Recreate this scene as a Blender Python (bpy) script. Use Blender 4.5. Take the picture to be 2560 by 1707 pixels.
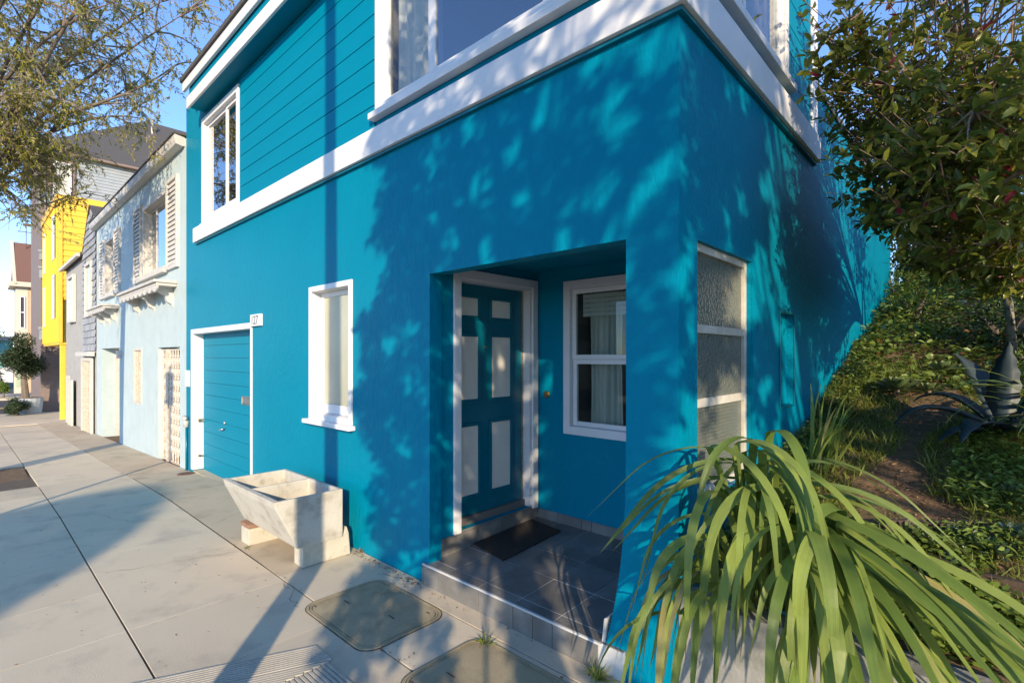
import bpy, bmesh, math, random
import numpy as np
from mathutils import Vector, Matrix
for o in list(bpy.data.objects): bpy.data.objects.remove(o, do_unlink=True)
scene = bpy.context.scene
C = scene.collection
RNG = np.random.default_rng(7); random.seed(7)

# ---------------------------------------------------------------- camera
CAM = np.array([1.142, -2.492, 1.8]); FPX = 1267.37; HZ = 890.0; YAW = math.radians(42.834)
cam = bpy.data.objects.new('camera', bpy.data.cameras.new('camera')); C.objects.link(cam)
cam.location = CAM; cam.rotation_euler = (math.pi/2, 0, YAW)
cam.data.sensor_width = 36; cam.data.lens = FPX/2560*36; cam.data.shift_y = (HZ-853.5)/2560
cam.data.clip_start = 0.05; cam.data.clip_end = 3000
scene.camera = cam
# ---------------------------------------------------------------- sky, sun, exposure
SUN = Vector((1.17, -1.0, 0.50)).normalized()            # towards the sun
w = bpy.data.worlds.new('World'); scene.world = w; w.use_nodes = True
nt = w.node_tree; bg = nt.nodes['Background']
sky = nt.nodes.new('ShaderNodeTexSky'); sky.sky_type = 'NISHITA'; sky.sun_disc = False
sky.sun_elevation = math.asin(SUN.z); sky.sun_rotation = math.atan2(SUN.x, SUN.y)
sky.altitude = 1800; sky.air_density = 1.0; sky.dust_density = 0.1; sky.ozone_density = 3.5
wb = nt.nodes.new('ShaderNodeMix'); wb.data_type = 'RGBA'; wb.blend_type = 'MULTIPLY'; wb.inputs[0].default_value = 1; wb.inputs[7].default_value = (.97, 1.0, 1.07, 1)
nt.links.new(sky.outputs[0], wb.inputs[6]); nt.links.new(wb.outputs[2], bg.inputs[0]); bg.inputs[1].default_value = 0.15
sl = bpy.data.lights.new('sun', 'SUN'); sl.energy = 2.85; sl.angle = math.radians(0.53); sl.color = (1, .815, .56)
so = bpy.data.objects.new('sun', sl); C.objects.link(so)
so.rotation_euler = (-SUN).to_track_quat('-Z', 'Y').to_euler()
scene.view_settings.view_transform = 'Standard'; scene.view_settings.look = 'None'
scene.view_settings.exposure = 1.26; scene.view_settings.gamma = 1; scene.view_settings.use_curve_mapping = False
scene.render.engine = 'CYCLES'
scene.cycles.max_bounces = 10; scene.cycles.transparent_max_bounces = 16

# ---------------------------------------------------------------- pixel -> direction (photo seen 2352 px wide)
def ray(px, py):
    r = (px*1.08844-1280)/FPX; u = -(py*1.08844-HZ)/FPX
    c, s = math.cos(YAW), math.sin(YAW)
    return np.array([r*c - s, r*s + c, u])
def onY(px, py, y=0.): d = ray(px, py); return CAM + d*(y-CAM[1])/d[1]
def onX(px, py, x=0.): d = ray(px, py); return CAM + d*(x-CAM[0])/d[0]
def onZ(px, py, z=0.): d = ray(px, py); return CAM + d*(z-CAM[2])/d[2]
def at(px, py, depth): return CAM + ray(px, py)*depth
def gz(x): return -.036*max(0, min(-x, 33)-6.5)            # the street falls gently to the left
SL0, SLK = .58, .275
def tz(x, y):
    b = SL0 + SLK*max(0, y-.2)
    return b + .03*math.sin(x*3.1+y*1.7) + .025*math.sin(y*4.3-x*2.2) if y > .25 else b
def onT(px, py):
    d = ray(px, py); t = .3
    while t < 60:
        p = CAM+d*t
        if p[1] > .1 and p[2] <= tz(p[0], p[1]): return p
        t += .01
    return CAM+d*8

# ---------------------------------------------------------------- materials
MATS = {}
def mat(name, col, rough=.6, col2=None, nscale=6., bump=0., bscale=60., spec=.5, metal=0., stretch=None, rnd=0., detail=6., grime=None, bstretch=None, speck=0., spots=None):
    if name in MATS: return MATS[name]
    m = bpy.data.materials.new(name); m.use_nodes = True; N = m.node_tree.nodes; L = m.node_tree.links
    b = N['Principled BSDF']; b.inputs['Roughness'].default_value = rough; b.inputs['Metallic'].default_value = metal
    b.inputs['Specular IOR Level'].default_value = spec
    tc = N.new('ShaderNodeTexCoord'); out = None
    rgb = N.new('ShaderNodeRGB'); rgb.outputs[0].default_value = (*col, 1); out = rgb.outputs[0]
    def noise(scale, det, st):
        n = N.new('ShaderNodeTexNoise'); n.inputs['Scale'].default_value = scale; n.inputs['Detail'].default_value = det
        n.inputs['Roughness'].default_value = .6
        if st:
            mp = N.new('ShaderNodeMapping'); mp.inputs['Scale'].default_value = st
            L.new(tc.outputs['Object'], mp.inputs[0]); L.new(mp.outputs[0], n.inputs[0])
        else: L.new(tc.outputs['Object'], n.inputs[0])
        return n.outputs['Fac']
    def mix(fac, a, c):
        x = N.new('ShaderNodeMix'); x.data_type = 'RGBA'; L.new(fac, x.inputs[0]); L.new(a, x.inputs[6])
        x.inputs[7].default_value = (*c, 1); return x.outputs[2]
    def ramp(s, lo, hi):
        r = N.new('ShaderNodeMapRange'); r.inputs[1].default_value = lo; r.inputs[2].default_value = hi; L.new(s, r.inputs[0]); return r.outputs[0]
    if col2: out = mix(ramp(noise(nscale, detail, stretch), .35, .68), out, col2)
    if grime: out = mix(ramp(noise(grime[1], 10, None), .52, .75), out, grime[0])
    if speck:
        sp_ = ramp(noise(190., 3, None), .3, .7); h0 = N.new('ShaderNodeHueSaturation'); r0 = N.new('ShaderNodeMapRange'); r0.inputs[3].default_value = 1-speck; r0.inputs[4].default_value = 1+speck
        L.new(sp_, r0.inputs[0]); L.new(r0.outputs[0], h0.inputs['Value']); L.new(out, h0.inputs['Color']); out = h0.outputs[0]
    if spots:
        vo = N.new('ShaderNodeTexVoronoi'); vo.inputs['Scale'].default_value = spots[1]; L.new(tc.outputs['Object'], vo.inputs[0])
        mr = N.new('ShaderNodeMapRange'); mr.inputs[1].default_value = spots[2]; mr.inputs[2].default_value = spots[2]*.55; L.new(vo.outputs['Distance'], mr.inputs[0])
        gate = ramp(noise(1.7, 2, None), .50, .60); mm = N.new('ShaderNodeMath'); mm.operation = 'MULTIPLY'; L.new(mr.outputs[0], mm.inputs[0]); L.new(gate, mm.inputs[1]); out = mix(mm.outputs[0], out, spots[0])
    if rnd:
        oi = N.new('ShaderNodeObjectInfo'); h = N.new('ShaderNodeHueSaturation'); r = N.new('ShaderNodeMapRange')
        r.inputs[3].default_value = 1-rnd; r.inputs[4].default_value = 1+rnd
        L.new(oi.outputs['Random'], r.inputs[0]); L.new(r.outputs[0], h.inputs['Value']); L.new(out, h.inputs['Color']); out = h.outputs[0]
    L.new(out, b.inputs['Base Color'])
    if bump:
        bn = N.new('ShaderNodeBump'); bn.inputs['Strength'].default_value = bump; bn.inputs['Distance'].default_value = .01
        L.new(noise(bscale, 5, bstretch), bn.inputs['Height']); L.new(bn.outputs[0], b.inputs['Normal'])
    MATS[name] = m; return m
def leafmat(name, c1, c2, c3=None, rough=.4, trans=.35, island=True, p3=.06, nerve=0.):
    m = bpy.data.materials.new(name); m.use_nodes = True; N = m.node_tree.nodes; L = m.node_tree.links
    b = N['Principled BSDF']; b.inputs['Roughness'].default_value = rough; b.inputs['Specular IOR Level'].default_value = .5
    if island: src = N.new('ShaderNodeNewGeometry').outputs['Random Per Island']
    else: src = N.new('ShaderNodeObjectInfo').outputs['Random']
    r = N.new('ShaderNodeValToRGB'); r.color_ramp.elements[0].color = (*c1, 1); r.color_ramp.elements[1].color = (*c2, 1)
    if c3:
        r.color_ramp.elements[1].position = 1-p3-.005
        e = r.color_ramp.elements.new(1-p3); e.color = (*c3, 1); e2 = r.color_ramp.elements.new(1.); e2.color = (*c3, 1)
    L.new(src, r.inputs[0]); col = r.outputs[0]
    tc = N.new('ShaderNodeTexCoord'); n = N.new('ShaderNodeTexNoise'); n.inputs['Scale'].default_value = 9; n.inputs['Detail'].default_value = 4
    L.new(tc.outputs['Object'], n.inputs[0])
    h = N.new('ShaderNodeHueSaturation'); mr = N.new('ShaderNodeMapRange'); mr.inputs[3].default_value = .65; mr.inputs[4].default_value = 1.35
    L.new(n.outputs['Fac'], mr.inputs[0]); L.new(mr.outputs[0], h.inputs['Value']); L.new(col, h.inputs['Color']); col = h.outputs[0]
    if nerve:
        uv0 = N.new('ShaderNodeUVMap'); sx = N.new('ShaderNodeSeparateXYZ'); L.new(uv0.outputs[0], sx.inputs[0])
        cb = N.new('ShaderNodeCombineXYZ'); ml = N.new('ShaderNodeMath'); ml.operation = 'MULTIPLY'; ml.inputs[1].default_value = 9.; L.new(sx.outputs[0], ml.inputs[0]); L.new(ml.outputs[0], cb.inputs[0]); L.new(sx.outputs[1], cb.inputs[1])
        n2 = N.new('ShaderNodeTexNoise'); n2.inputs['Scale'].default_value = 1.6; n2.inputs['Detail'].default_value = 5; L.new(cb.outputs[0], n2.inputs[0])
        h2 = N.new('ShaderNodeHueSaturation'); m2_ = N.new('ShaderNodeMapRange'); m2_.inputs[1].default_value = .3; m2_.inputs[2].default_value = .7; m2_.inputs[3].default_value = .72; m2_.inputs[4].default_value = 1.28
        L.new(n2.outputs['Fac'], m2_.inputs[0]); L.new(m2_.outputs[0], h2.inputs['Value']); L.new(col, h2.inputs['Color'])
        tipn = N.new('ShaderNodeMapRange'); tipn.inputs[1].default_value = .84; tipn.inputs[2].default_value = .98; tipn.inputs[4].default_value = .75; L.new(sx.outputs[1], tipn.inputs[0])
        mt = N.new('ShaderNodeMix'); mt.data_type = 'RGBA'; L.new(tipn.outputs[0], mt.inputs[0]); L.new(h2.outputs[0], mt.inputs[6]); mt.inputs[7].default_value = (.36, .27, .13, 1); col = mt.outputs[2]
    L.new(col, b.inputs['Base Color'])
    if nerve:
        uv = N.new('ShaderNodeUVMap'); wv = N.new('ShaderNodeTexWave'); wv.bands_direction = 'X'; wv.inputs['Scale'].default_value = 2.6; wv.inputs['Distortion'].default_value = .6
        L.new(uv.outputs[0], wv.inputs[0]); bn = N.new('ShaderNodeBump'); bn.inputs['Strength'].default_value = nerve; bn.inputs['Distance'].default_value = .004
        L.new(wv.outputs['Fac'], bn.inputs['Height']); L.new(bn.outputs[0], b.inputs['Normal'])
    t = N.new('ShaderNodeBsdfTranslucent'); L.new(col, t.inputs[0])
    mx = N.new('ShaderNodeMixShader'); mx.inputs[0].default_value = trans
    L.new(b.outputs[0], mx.inputs[1]); L.new(t.outputs[0], mx.inputs[2]); L.new(mx.outputs[0], N['Material Output'].inputs[0])
    MATS[name] = m; return m
def glassmat(name, tint=(.9, .95, .95), boost=1.8, rough=0., base=.04):
    m = bpy.data.materials.new(name); m.use_nodes = True; N = m.node_tree.nodes; L = m.node_tree.links
    N.remove(N['Principled BSDF'])
    tr = N.new('ShaderNodeBsdfTransparent'); tr.inputs[0].default_value = (*tint, 1)
    g = N.new('ShaderNodeBsdfGlossy'); g.inputs['Roughness'].default_value = rough
    lw = N.new('ShaderNodeLayerWeight'); lw.inputs[0].default_value = .5; fr = N.new('ShaderNodeMath'); fr.operation = 'POWER'; fr.inputs[1].default_value = 4.; L.new(lw.outputs['Facing'], fr.inputs[0])
    mu = N.new('ShaderNodeMath'); mu.operation = 'MULTIPLY_ADD'; mu.use_clamp = True; mu.inputs[1].default_value = boost; mu.inputs[2].default_value = base
    mx = N.new('ShaderNodeMixShader'); L.new(fr.outputs[0], mu.inputs[0]); L.new(mu.outputs[0], mx.inputs[0])
    L.new(tr.outputs[0], mx.inputs[1]); L.new(g.outputs[0], mx.inputs[2]); L.new(mx.outputs[0], N['Material Output'].inputs[0])
    MATS[name] = m; return m

TEAL = (.0, .200, .312)
mat('teal_stucco', TEAL, .42, (.0, .214, .33), 1.3, 1., 21, spec=.05, bstretch=(1, 1, .4), speck=.025, grime=((.0, .20, .315), 1.8))
mat('teal_stucco_side', TEAL, .42, (.0, .214, .33), 1.5, 1., 34, spec=.08, speck=.03)
mat('teal_board', TEAL, .42, (.0, .214, .33), 2.5, .05, 60, spec=.05, stretch=(.3, 1, 3))
mat('teal_door', (.0, .125, .185), .32, (.0, .14, .2), 3, .04, 90, spec=.5)
mat('white_trim', (.76, .745, .74), .42, (.71, .70, .69), 3, .04, 80)
mat('white_panel', (.80, .75, .66), .45, (.76, .71, .62), 4)
mat('glass_frame', (.60, .57, .50), .55, (.45, .40, .32), 9, .1, 60)
mat('roof_edge', (.10, .09, .085), .8, (.06, .055, .05), 14)
mat('concrete', (.61, .52, .385), .85, (.56, .475, .35), 1.1, .3, 160, rnd=.08, grime=((.40, .35, .275), 2.4), speck=.13, spots=((.25, .215, .17), 7., .07))
mat('concrete_brown', (.52, .43, .31), .88, (.46, .38, .27), 1.6, .35, 150, rnd=.05, grime=((.34, .275, .19), 2.6), speck=.12, spots=((.22, .18, .13), 6., .06))
mat('joint_dirt', (.12, .095, .07), .95, (.07, .055, .04), 20)
mat('concrete_wall', (.30, .29, .27), .9, (.20, .20, .19), 5, .4, 70, grime=((.13, .14, .11), 7))
mat('sink_concrete', (.55, .52, .45), .85, (.49, .455, .385), 5, .4, 90, grime=((.30, .27, .21), 5), speck=.12)
mat('block_concrete', (.56, .52, .42), .9, (.47, .43, .35), 5, .4, 80, grime=((.36, .32, .245), 6), speck=.12)
mat('red_brick', (.31, .17, .11), .9, (.24, .14, .09), 20, .4, 60)
mat('cover_concrete', (.40, .335, .215), .85, (.33, .27, .165), 3, .4, 140, grime=((.24, .195, .115), 4), speck=.14)
mat('iron_rust', (.17, .09, .055), .8, (.10, .06, .045), 30, .3, 90)
mat('rib_concrete', (.50, .455, .38), .85, (.42, .38, .31), 8, .1, 120)
mat('slate', (.185, .178, .165), .46, (.125, .12, .112), 4, .3, 30, rnd=.20, grime=((.26, .25, .235), 3.5), speck=.06)
mat('grout', (.55, .54, .52), .9)
mat('mat_brown', (.035, .027, .022), .95, (.022, .017, .014), 40, .8, 260)
mat('brass', (.50, .36, .16), .35, metal=1.)
mat('steel', (.62, .60, .56), .35, metal=1.)
mat('tarnish', (.46, .40, .33), .5, (.30, .24, .18), 40, metal=.6)
mat('black_paint', (.02, .02, .022), .5)
mat('curtain', (.56, .55, .51), .9, (.46, .45, .42), 5, stretch=(6, 6, .3))
mat('curtain_sheer', (.50, .48, .40), .9, (.40, .39, .33), 6, stretch=(8, 8, .3))
mat('curtain_brown', (.20, .135, .105), .9)
mat('interior', (.17, .15, .13), .9)
mat('interior_pale', (.42, .41, .36), .9)
mat('blind', (.48, .47, .42), .8)
glassmat('glass', boost=1.1); glassmat('glass_sky', (.6, .65, .72), 1.1, base=.36); glassmat('glass_clear', (.95, .97, .97), .8, base=.03)
def frosted():
    m = bpy.data.materials.new('frosted_glass'); m.use_nodes = True; N = m.node_tree.nodes; L = m.node_tree.links
    b = N['Principled BSDF']; b.inputs['Base Color'].default_value = (.20, .22, .19, 1); b.inputs['Roughness'].default_value = .13
    b.inputs['Transmission Weight'].default_value = .35; b.inputs['IOR'].default_value = 1.5
    tc = N.new('ShaderNodeTexCoord'); v = N.new('ShaderNodeTexVoronoi'); v.inputs['Scale'].default_value = 48; L.new(tc.outputs['Object'], v.inputs[0])
    bn = N.new('ShaderNodeBump'); bn.inputs['Strength'].default_value = .9; bn.inputs['Distance'].default_value = .008
    L.new(v.outputs['Distance'], bn.inputs['Height']); L.new(bn.outputs[0], b.inputs['Normal']); MATS['frosted_glass'] = m
frosted()
def ribbed():
    m = MATS['frosted_glass'].copy(); m.name = 'grid_glass'; N = m.node_tree.nodes
    v = [n for n in N if n.type == 'TEX_VORONOI'][0]; v.feature = 'F1'; v.distance = 'CHEBYCHEV'; v.inputs['Randomness'].default_value = 0; v.inputs['Scale'].default_value = 45
    MATS['grid_glass'] = m
ribbed()
mat('lightblue', (.47, .56, .575), .75, (.42, .51, .53), 2.2, .25, 45, grime=((.40, .48, .50), 3))
mat('white_old', (.60, .57, .52), .6, (.50, .47, .43), 10, .2, 40)
mat('wrought', (.70, .66, .60), .55, (.48, .36, .24), 26)
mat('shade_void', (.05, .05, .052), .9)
mat('shingle', (.36, .37, .39), .85, (.27, .28, .30), 9, .2, 60, rnd=.14)
mat('grey_wall', (.40, .385, .36), .85, (.33, .32, .30), 3, .2, 40)
mat('yellow', (.84, .53, .05), .6, (.78, .48, .04), 2, .03, 40, rnd=.03)
mat('greyboard', (.33, .36, .385), .75, (.27, .30, .325), 3, rnd=.06)
mat('brown_trim', (.24, .175, .15), .7, (.19, .14, .12), 4)
mat('roof_dark', (.095, .09, .088), .92, (.07, .066, .064), 60, .3, 120)
mat('roof_brown', (.22, .115, .085), .92, (.16, .085, .065), 50, .3, 100)
mat('beige', (.60, .43, .27), .75, (.55, .39, .25), 3, rnd=.03)
mat('cream', (.62, .55, .44), .7)
mat('green_low', (.16, .40, .37), .8)
mat('pale_green', (.42, .48, .33), .8)
mat('asphalt', (.055, .055, .058), .9, (.042, .042, .044), 8, .3, 200)
mat('yellow_line', (.62, .40, .06), .8)
mat('bark', (.20, .155, .115), .9, (.12, .092, .07), 14, .8, 40, stretch=(1, 1, .3))
mat('bark_grey', (.30, .27, .235), .9, (.20, .17, .145), 16, .6, 50)
mat('twig', (.19, .145, .11), .9, (.27, .22, .18), 9)
mat('stem_red', (.25, .15, .10), .8, (.33, .24, .17), 20)
mat('soil', (.20, .125, .07), .95, (.10, .062, .036), 14, 1., 60, grime=((.055, .07, .02), 2.3))
mat('timber', (.085, .056, .042), .85, (.05, .034, .027), 5, .5, 40, stretch=(.4, 6, 9), grime=((.05, .04, .035), 6))
mat('stone', (.33, .32, .30), .9, (.22, .215, .20), 8, .7, 25)
mat('pole_wood', (.16, .12, .09), .9)
mat('pot', (.38, .42, .45), .7)
mat('dry_grass', (.42, .33, .17), .9)
leafmat('leaf_photinia', (.10, .145, .026), (.33, .33, .05), (.36, .045, .06), rough=.30, trans=.42, p3=.02)
leafmat('leaf_photinia_single', (.10, .155, .028), (.33, .34, .052), (.40, .05, .07), rough=.28, trans=.40, island=False, p3=.025)
leafmat('leaf_willow', (.19, .21, .03), (.47, .41, .06), (.50, .42, .27), rough=.5, trans=.48, p3=.22)
leafmat('leaf_dry', (.34, .28, .20), (.48, .42, .33), rough=.8, trans=.3)
leafmat('leaf_street', (.03, .06, .02), (.06, .10, .03), rough=.4, trans=.12)
leafmat('leaf_dark', (.028, .05, .013), (.085, .125, .025), rough=.4, trans=.25)
leafmat('leaf_ivy', (.07, .12, .025), (.21, .28, .05), (.20, .10, .04), rough=.35, trans=.3, p3=.05)
leafmat('leaf_strap', (.18, .275, .055), (.36, .45, .10), (.42, .38, .15), rough=.38, trans=.34, island=False, p3=.05, nerve=.6)
leafmat('leaf_grass', (.12, .17, .03), (.30, .34, .06), (.35, .28, .12), rough=.45, trans=.4, p3=.1)
leafmat('leaf_clover', (.13, .21, .035), (.27, .36, .065), rough=.45, trans=.35)
leafmat('leaf_agave', (.034, .052, .060), (.058, .080, .088), rough=.5, trans=.05, island=False)
leafmat('leaf_succ', (.085, .125, .045), (.16, .205, .075), rough=.4, trans=.15)
leafmat('leaf_succ_blue', (.06, .11, .065), (.10, .16, .095), rough=.45, trans=.12)
leafmat('litter', (.20, .10, .045), (.40, .25, .13), (.11, .06, .03), rough=.9, trans=.1, p3=.3)

# ---------------------------------------------------------------- mesh helpers
class MB:
    def __init__(s, T=None): s.v = []; s.f = []; s.T = T
    def add(s, vs, fs):
        n = len(s.v); s.v += [tuple(s.T(*p)) if s.T else tuple(p) for p in vs]; s.f += [tuple(i+n for i in f) for f in fs]; return s
    def box(s, a0, a1, b0, b1, c0, c1):
        return s.add([(a, b, c) for a in (a0, a1) for b in (b0, b1) for c in (c0, c1)],
                     [(0, 1, 3, 2), (4, 6, 7, 5), (0, 4, 5, 1), (2, 3, 7, 6), (0, 2, 6, 4), (1, 5, 7, 3)])
    def poly(s, vs): return s.add(vs, [tuple(range(len(vs)))])
    def prism(s, outline, c0, c1):                       # outline in (a,b), extruded along c
        n = len(outline)
        return s.add([(a, b, c0) for a, b in outline]+[(a, b, c1) for a, b in outline],
                     [tuple(range(n)), tuple(range(2*n-1, n-1, -1))]+[(i, (i+1) % n, n+(i+1) % n, n+i) for i in range(n)])
    def tube(s, pts, rads, n=8, cap=True):
        pts = [Vector(p) for p in pts]; m = len(pts)
        if not hasattr(rads, '__len__'): rads = [rads]*m
        vs = []; ref = None
        for i, p in enumerate(pts):
            t = (pts[min(i+1, m-1)]-pts[max(i-1, 0)]).normalized()
            if ref is None: ref = t.orthogonal().normalized()
            ref = (ref-t*ref.dot(t)); ref = ref.normalized() if ref.length > 1e-6 else t.orthogonal().normalized()
            b = t.cross(ref)
            for k in range(n):
                a = 2*math.pi*k/n; vs.append(p+(ref*math.cos(a)+b*math.sin(a))*rads[i])
        fs = [(i*n+k, i*n+(k+1) % n, (i+1)*n+(k+1) % n, (i+1)*n+k) for i in range(m-1) for k in range(n)]
        if cap: fs += [tuple(range(n-1, -1, -1)), tuple(range((m-1)*n, m*n))]
        return s.add(vs, fs)
    def frame(s, a0, a1, b0, b1, t, c0, c1, tb=None):     # rectangular ring: side width t, bottom width tb
        tb = t if tb is None else tb
        s.box(a0, a0+t, b0, b1, c0, c1); s.box(a1-t, a1, b0, b1, c0, c1)
        s.box(a0+t, a1-t, b1-t, b1, c0, c1)
        if tb > 0: s.box(a0+t, a1-t, b0, b0+tb, c0, c1)
        return s
    def wall(s, a0, a1, b0, b1, holes, c0, c1):           # slab with rectangular holes; c1 is the outer face
        A = sorted({a0, a1, *[h[0] for h in holes], *[h[1] for h in holes]}); B = sorted({b0, b1, *[h[2] for h in holes], *[h[3] for h in holes]})
        A = [a for a in A if a0 <= a <= a1]; B = [b for b in B if b0 <= b <= b1]
        inh = lambda a, b: any(h[0] < a < h[1] and h[2] < b < h[3] for h in holes) or not (a0 < a < a1 and b0 < b < b1)
        idx = {}; vs = []; fs = []
        def vi(i, j, k):
            if (i, j, k) not in idx: idx[i, j, k] = len(vs); vs.append((A[i], B[j], (c0, c1)[k]))
            return idx[i, j, k]
        def solid(i, j): return 0 <= i < len(A)-1 and 0 <= j < len(B)-1 and not inh((A[i]+A[i+1])/2, (B[j]+B[j+1])/2)
        for i in range(len(A)-1):
            for j in range(len(B)-1):
                if not solid(i, j): continue
                fs.append((vi(i, j, 1), vi(i+1, j, 1), vi(i+1, j+1, 1), vi(i, j+1, 1)))
                fs.append((vi(i, j, 0), vi(i, j+1, 0), vi(i+1, j+1, 0), vi(i+1, j, 0)))
                if not solid(i-1, j): fs.append((vi(i, j, 0), vi(i, j, 1), vi(i, j+1, 1), vi(i, j+1, 0)))
                if not solid(i+1, j): fs.append((vi(i+1, j, 0), vi(i+1, j+1, 0), vi(i+1, j+1, 1), vi(i+1, j, 1)))
                if not solid(i, j-1): fs.append((vi(i, j, 0), vi(i+1, j, 0), vi(i+1, j, 1), vi(i, j, 1)))
                if not solid(i, j+1): fs.append((vi(i, j+1, 0), vi(i, j+1, 1), vi(i+1, j+1, 1), vi(i+1, j+1, 0)))
        return s.add(vs, fs)
def link(name, me, m, parent=None, kind=None):
    o = bpy.data.objects.new(name, me); C.objects.link(o)
    if m is not None and not me.materials: me.materials.append(MATS[m] if isinstance(m, str) else m)
    if parent is not None:
        o.parent = parent
        if parent.type == 'EMPTY': o.matrix_parent_inverse = parent.matrix_basis.inverted()
    if kind: o['kind'] = kind
    return o
def obj(name, mb, m, parent=None, smooth=False, bevel=0., kind=None):
    me = bpy.data.meshes.new(name); bm = bmesh.new()
    vs = [bm.verts.new(v) for v in mb.v]
    for f in mb.f:
        try: bm.faces.new([vs[i] for i in f])
        except ValueError: pass
    bmesh.ops.recalc_face_normals(bm, faces=bm.faces)
    if bevel:
        es = [e for e in bm.edges if len(e.link_faces) == 2 and e.calc_face_angle(0) > .6]
        bmesh.ops.bevel(bm, geom=es, offset=bevel, segments=2, affect='EDGES', profile=.6)
    bm.to_mesh(me); bm.free()
    if smooth:
        for p in me.polygons: p.use_smooth = True
    return link(name, me, m, parent, kind)
def thing(name, label, cat, loc=(0, 0, 0), group=None):
    o = bpy.data.objects.new(name, None); C.objects.link(o); o.location = loc; o.empty_display_size = .1
    o['label'] = label; o['category'] = cat
    if group: o['group'] = group
    return o
def tag(o, label, cat, group=None):
    o['label'] = label; o['category'] = cat
    if group: o['group'] = group
    return o
def fast_mesh(name, V, counts, idx, uv=None):
    me = bpy.data.meshes.new(name); me.vertices.add(len(V)); me.vertices.foreach_set('co', np.asarray(V, np.float32).ravel())
    me.loops.add(len(idx)); me.loops.foreach_set('vertex_index', np.asarray(idx, np.int32))
    me.polygons.add(len(counts)); st = np.concatenate([[0], np.cumsum(counts)[:-1]]).astype(np.int32)
    me.polygons.foreach_set('loop_start', st); me.polygons.foreach_set('loop_total', np.asarray(counts, np.int32))
    me.update(calc_edges=True); me.validate(); return me
LEAF = (np.array([(0, 0, 0), (.30, .36, .10), (.68, .34, .10), (1, 0, -.06), (.68, -.34, .10), (.30, -.36, .10), (.30, 0, 0), (.68, 0, -.01)]),
        [(0, 1, 6), (0, 6, 5), (1, 2, 7, 6), (6, 7, 4, 5), (2, 3, 7), (7, 3, 4)])
THIN = (np.array([(0, 0, 0), (.45, .5, .0), (1, 0, -.12), (.45, -.5, .0)]), [(0, 1, 2, 3)])
BLADE = (np.array([(0, -.5, 0), (0, .5, 0), (.5, .38, -.03), (.5, -.38, -.03), (1, 0, -.22)]), [(0, 1, 2, 3), (3, 2, 4)])
ROUND = (np.array([(math.cos(a)*.5, math.sin(a)*.5, .06*math.cos(2*a)) for a in np.linspace(0, 2*math.pi, 7)[:-1]]), [(0, 1, 2, 3, 4, 5)])
def leaves(P, Dir, L, W, tmpl=LEAF, roll=None, rng=RNG):
    """P points, Dir leaf axes; returns V,counts,idx arrays"""
    P = np.asarray(P, float); n = len(P); X = np.asarray(Dir, float); X = X/np.linalg.norm(X, axis=1, keepdims=True)
    up = np.tile([0, 0, 1.], (n, 1))+rng.normal(0, .45 if roll is None else roll, (n, 3))
    Y = np.cross(up, X); Y /= np.linalg.norm(Y, axis=1, keepdims=True)+1e-9; Z = np.cross(X, Y)
    T, F = tmpl; L = np.broadcast_to(L, (n,)); W = np.broadcast_to(W, (n,))
    V = P[:, None]+X[:, None]*(T[None, :, 0:1]*L[:, None, None])+Y[:, None]*(T[None, :, 1:2]*W[:, None, None])+Z[:, None]*(T[None, :, 2:3]*L[:, None, None])
    K = len(T); fl = np.array([i for f in F for i in f]); cn = np.array([len(f) for f in F])
    idx = (np.arange(n)[:, None]*K+fl[None]).ravel(); return V.reshape(-1, 3), np.tile(cn, n), idx
def leaf_obj(name, P, Dir, L, W, m, parent=None, tmpl=LEAF, kind='stuff', roll=None, smooth=False):
    me = fast_mesh(name, *leaves(P, Dir, L, W, tmpl, roll)); o = link(name, me, m, parent, kind)
    if smooth: me.polygons.foreach_set('use_smooth', np.ones(len(me.polygons), bool))
    return o
def rvec(n, z0=-1., z1=1.):
    a = RNG.uniform(0, 2*np.pi, n); z = RNG.uniform(z0, z1, n); r = np.sqrt(np.maximum(0, 1-z*z)); return np.stack([r*np.cos(a), r*np.sin(a), z], 1)
FRONT = lambda y0=0.: (lambda u, v, w: (u, y0-w, v))       # wall facing the street (-y)
SIDE = lambda x0=0.: (lambda u, v, w: (x0+w, u, v))        # wall facing +x

# ================================================================ SETTING: ground, street, sidewalk
def strip(name, m, x0, x1, y0, y1, dz, step=.5, parent=None, kind='structure'):
    mb = MB(); n = max(1, int((x1-x0)/step)); xs = [x0+(x1-x0)*i/n for i in range(n+1)]
    for y in (y0, y1): mb.v += [(x, y, gz(x)+dz) for x in xs]
    mb.f = [(i, i+1, n+2+i, n+1+i) for i in range(n)]
    return obj(name, mb, m, parent, kind=kind)
g = obj('ground', MB().poly([(-900, -900, -1.7), (900, -900, -1.7), (900, 900, -1.7), (-900, 900, -1.7)]), 'asphalt', kind='structure')
walk = strip('sidewalk', 'joint_dirt', -33, 14, -3.9, .02, -.026)
strip('street', 'asphalt', -33, 30, -13, -4.05, -.15)
strip('opposite_sidewalk', 'concrete', -33, 30, -17, -13, 0)
strip('yard_base', 'soil', -33, -8.55, .02, 16, -.03)
obj('cross_street', MB().poly([(-46, -60, -1.12), (-33.2, -60, -1.12), (-33.2, 70, -1.12), (-46, 70, -1.12)]), 'asphalt', kind='structure')
obj('road_marking', MB().box(-39.4, -39.2, -60, 70, -1.118, -1.112).box(-39.0, -38.8, -60, 70, -1.118, -1.112), 'yellow_line', kind='structure')
obj('far_sidewalk', MB().box(-51.5, -46, -60, 70, -1.5, -.98), 'concrete', kind='structure')
kerb = MB()
xs = [14-47*i/24 for i in range(25)]
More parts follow.
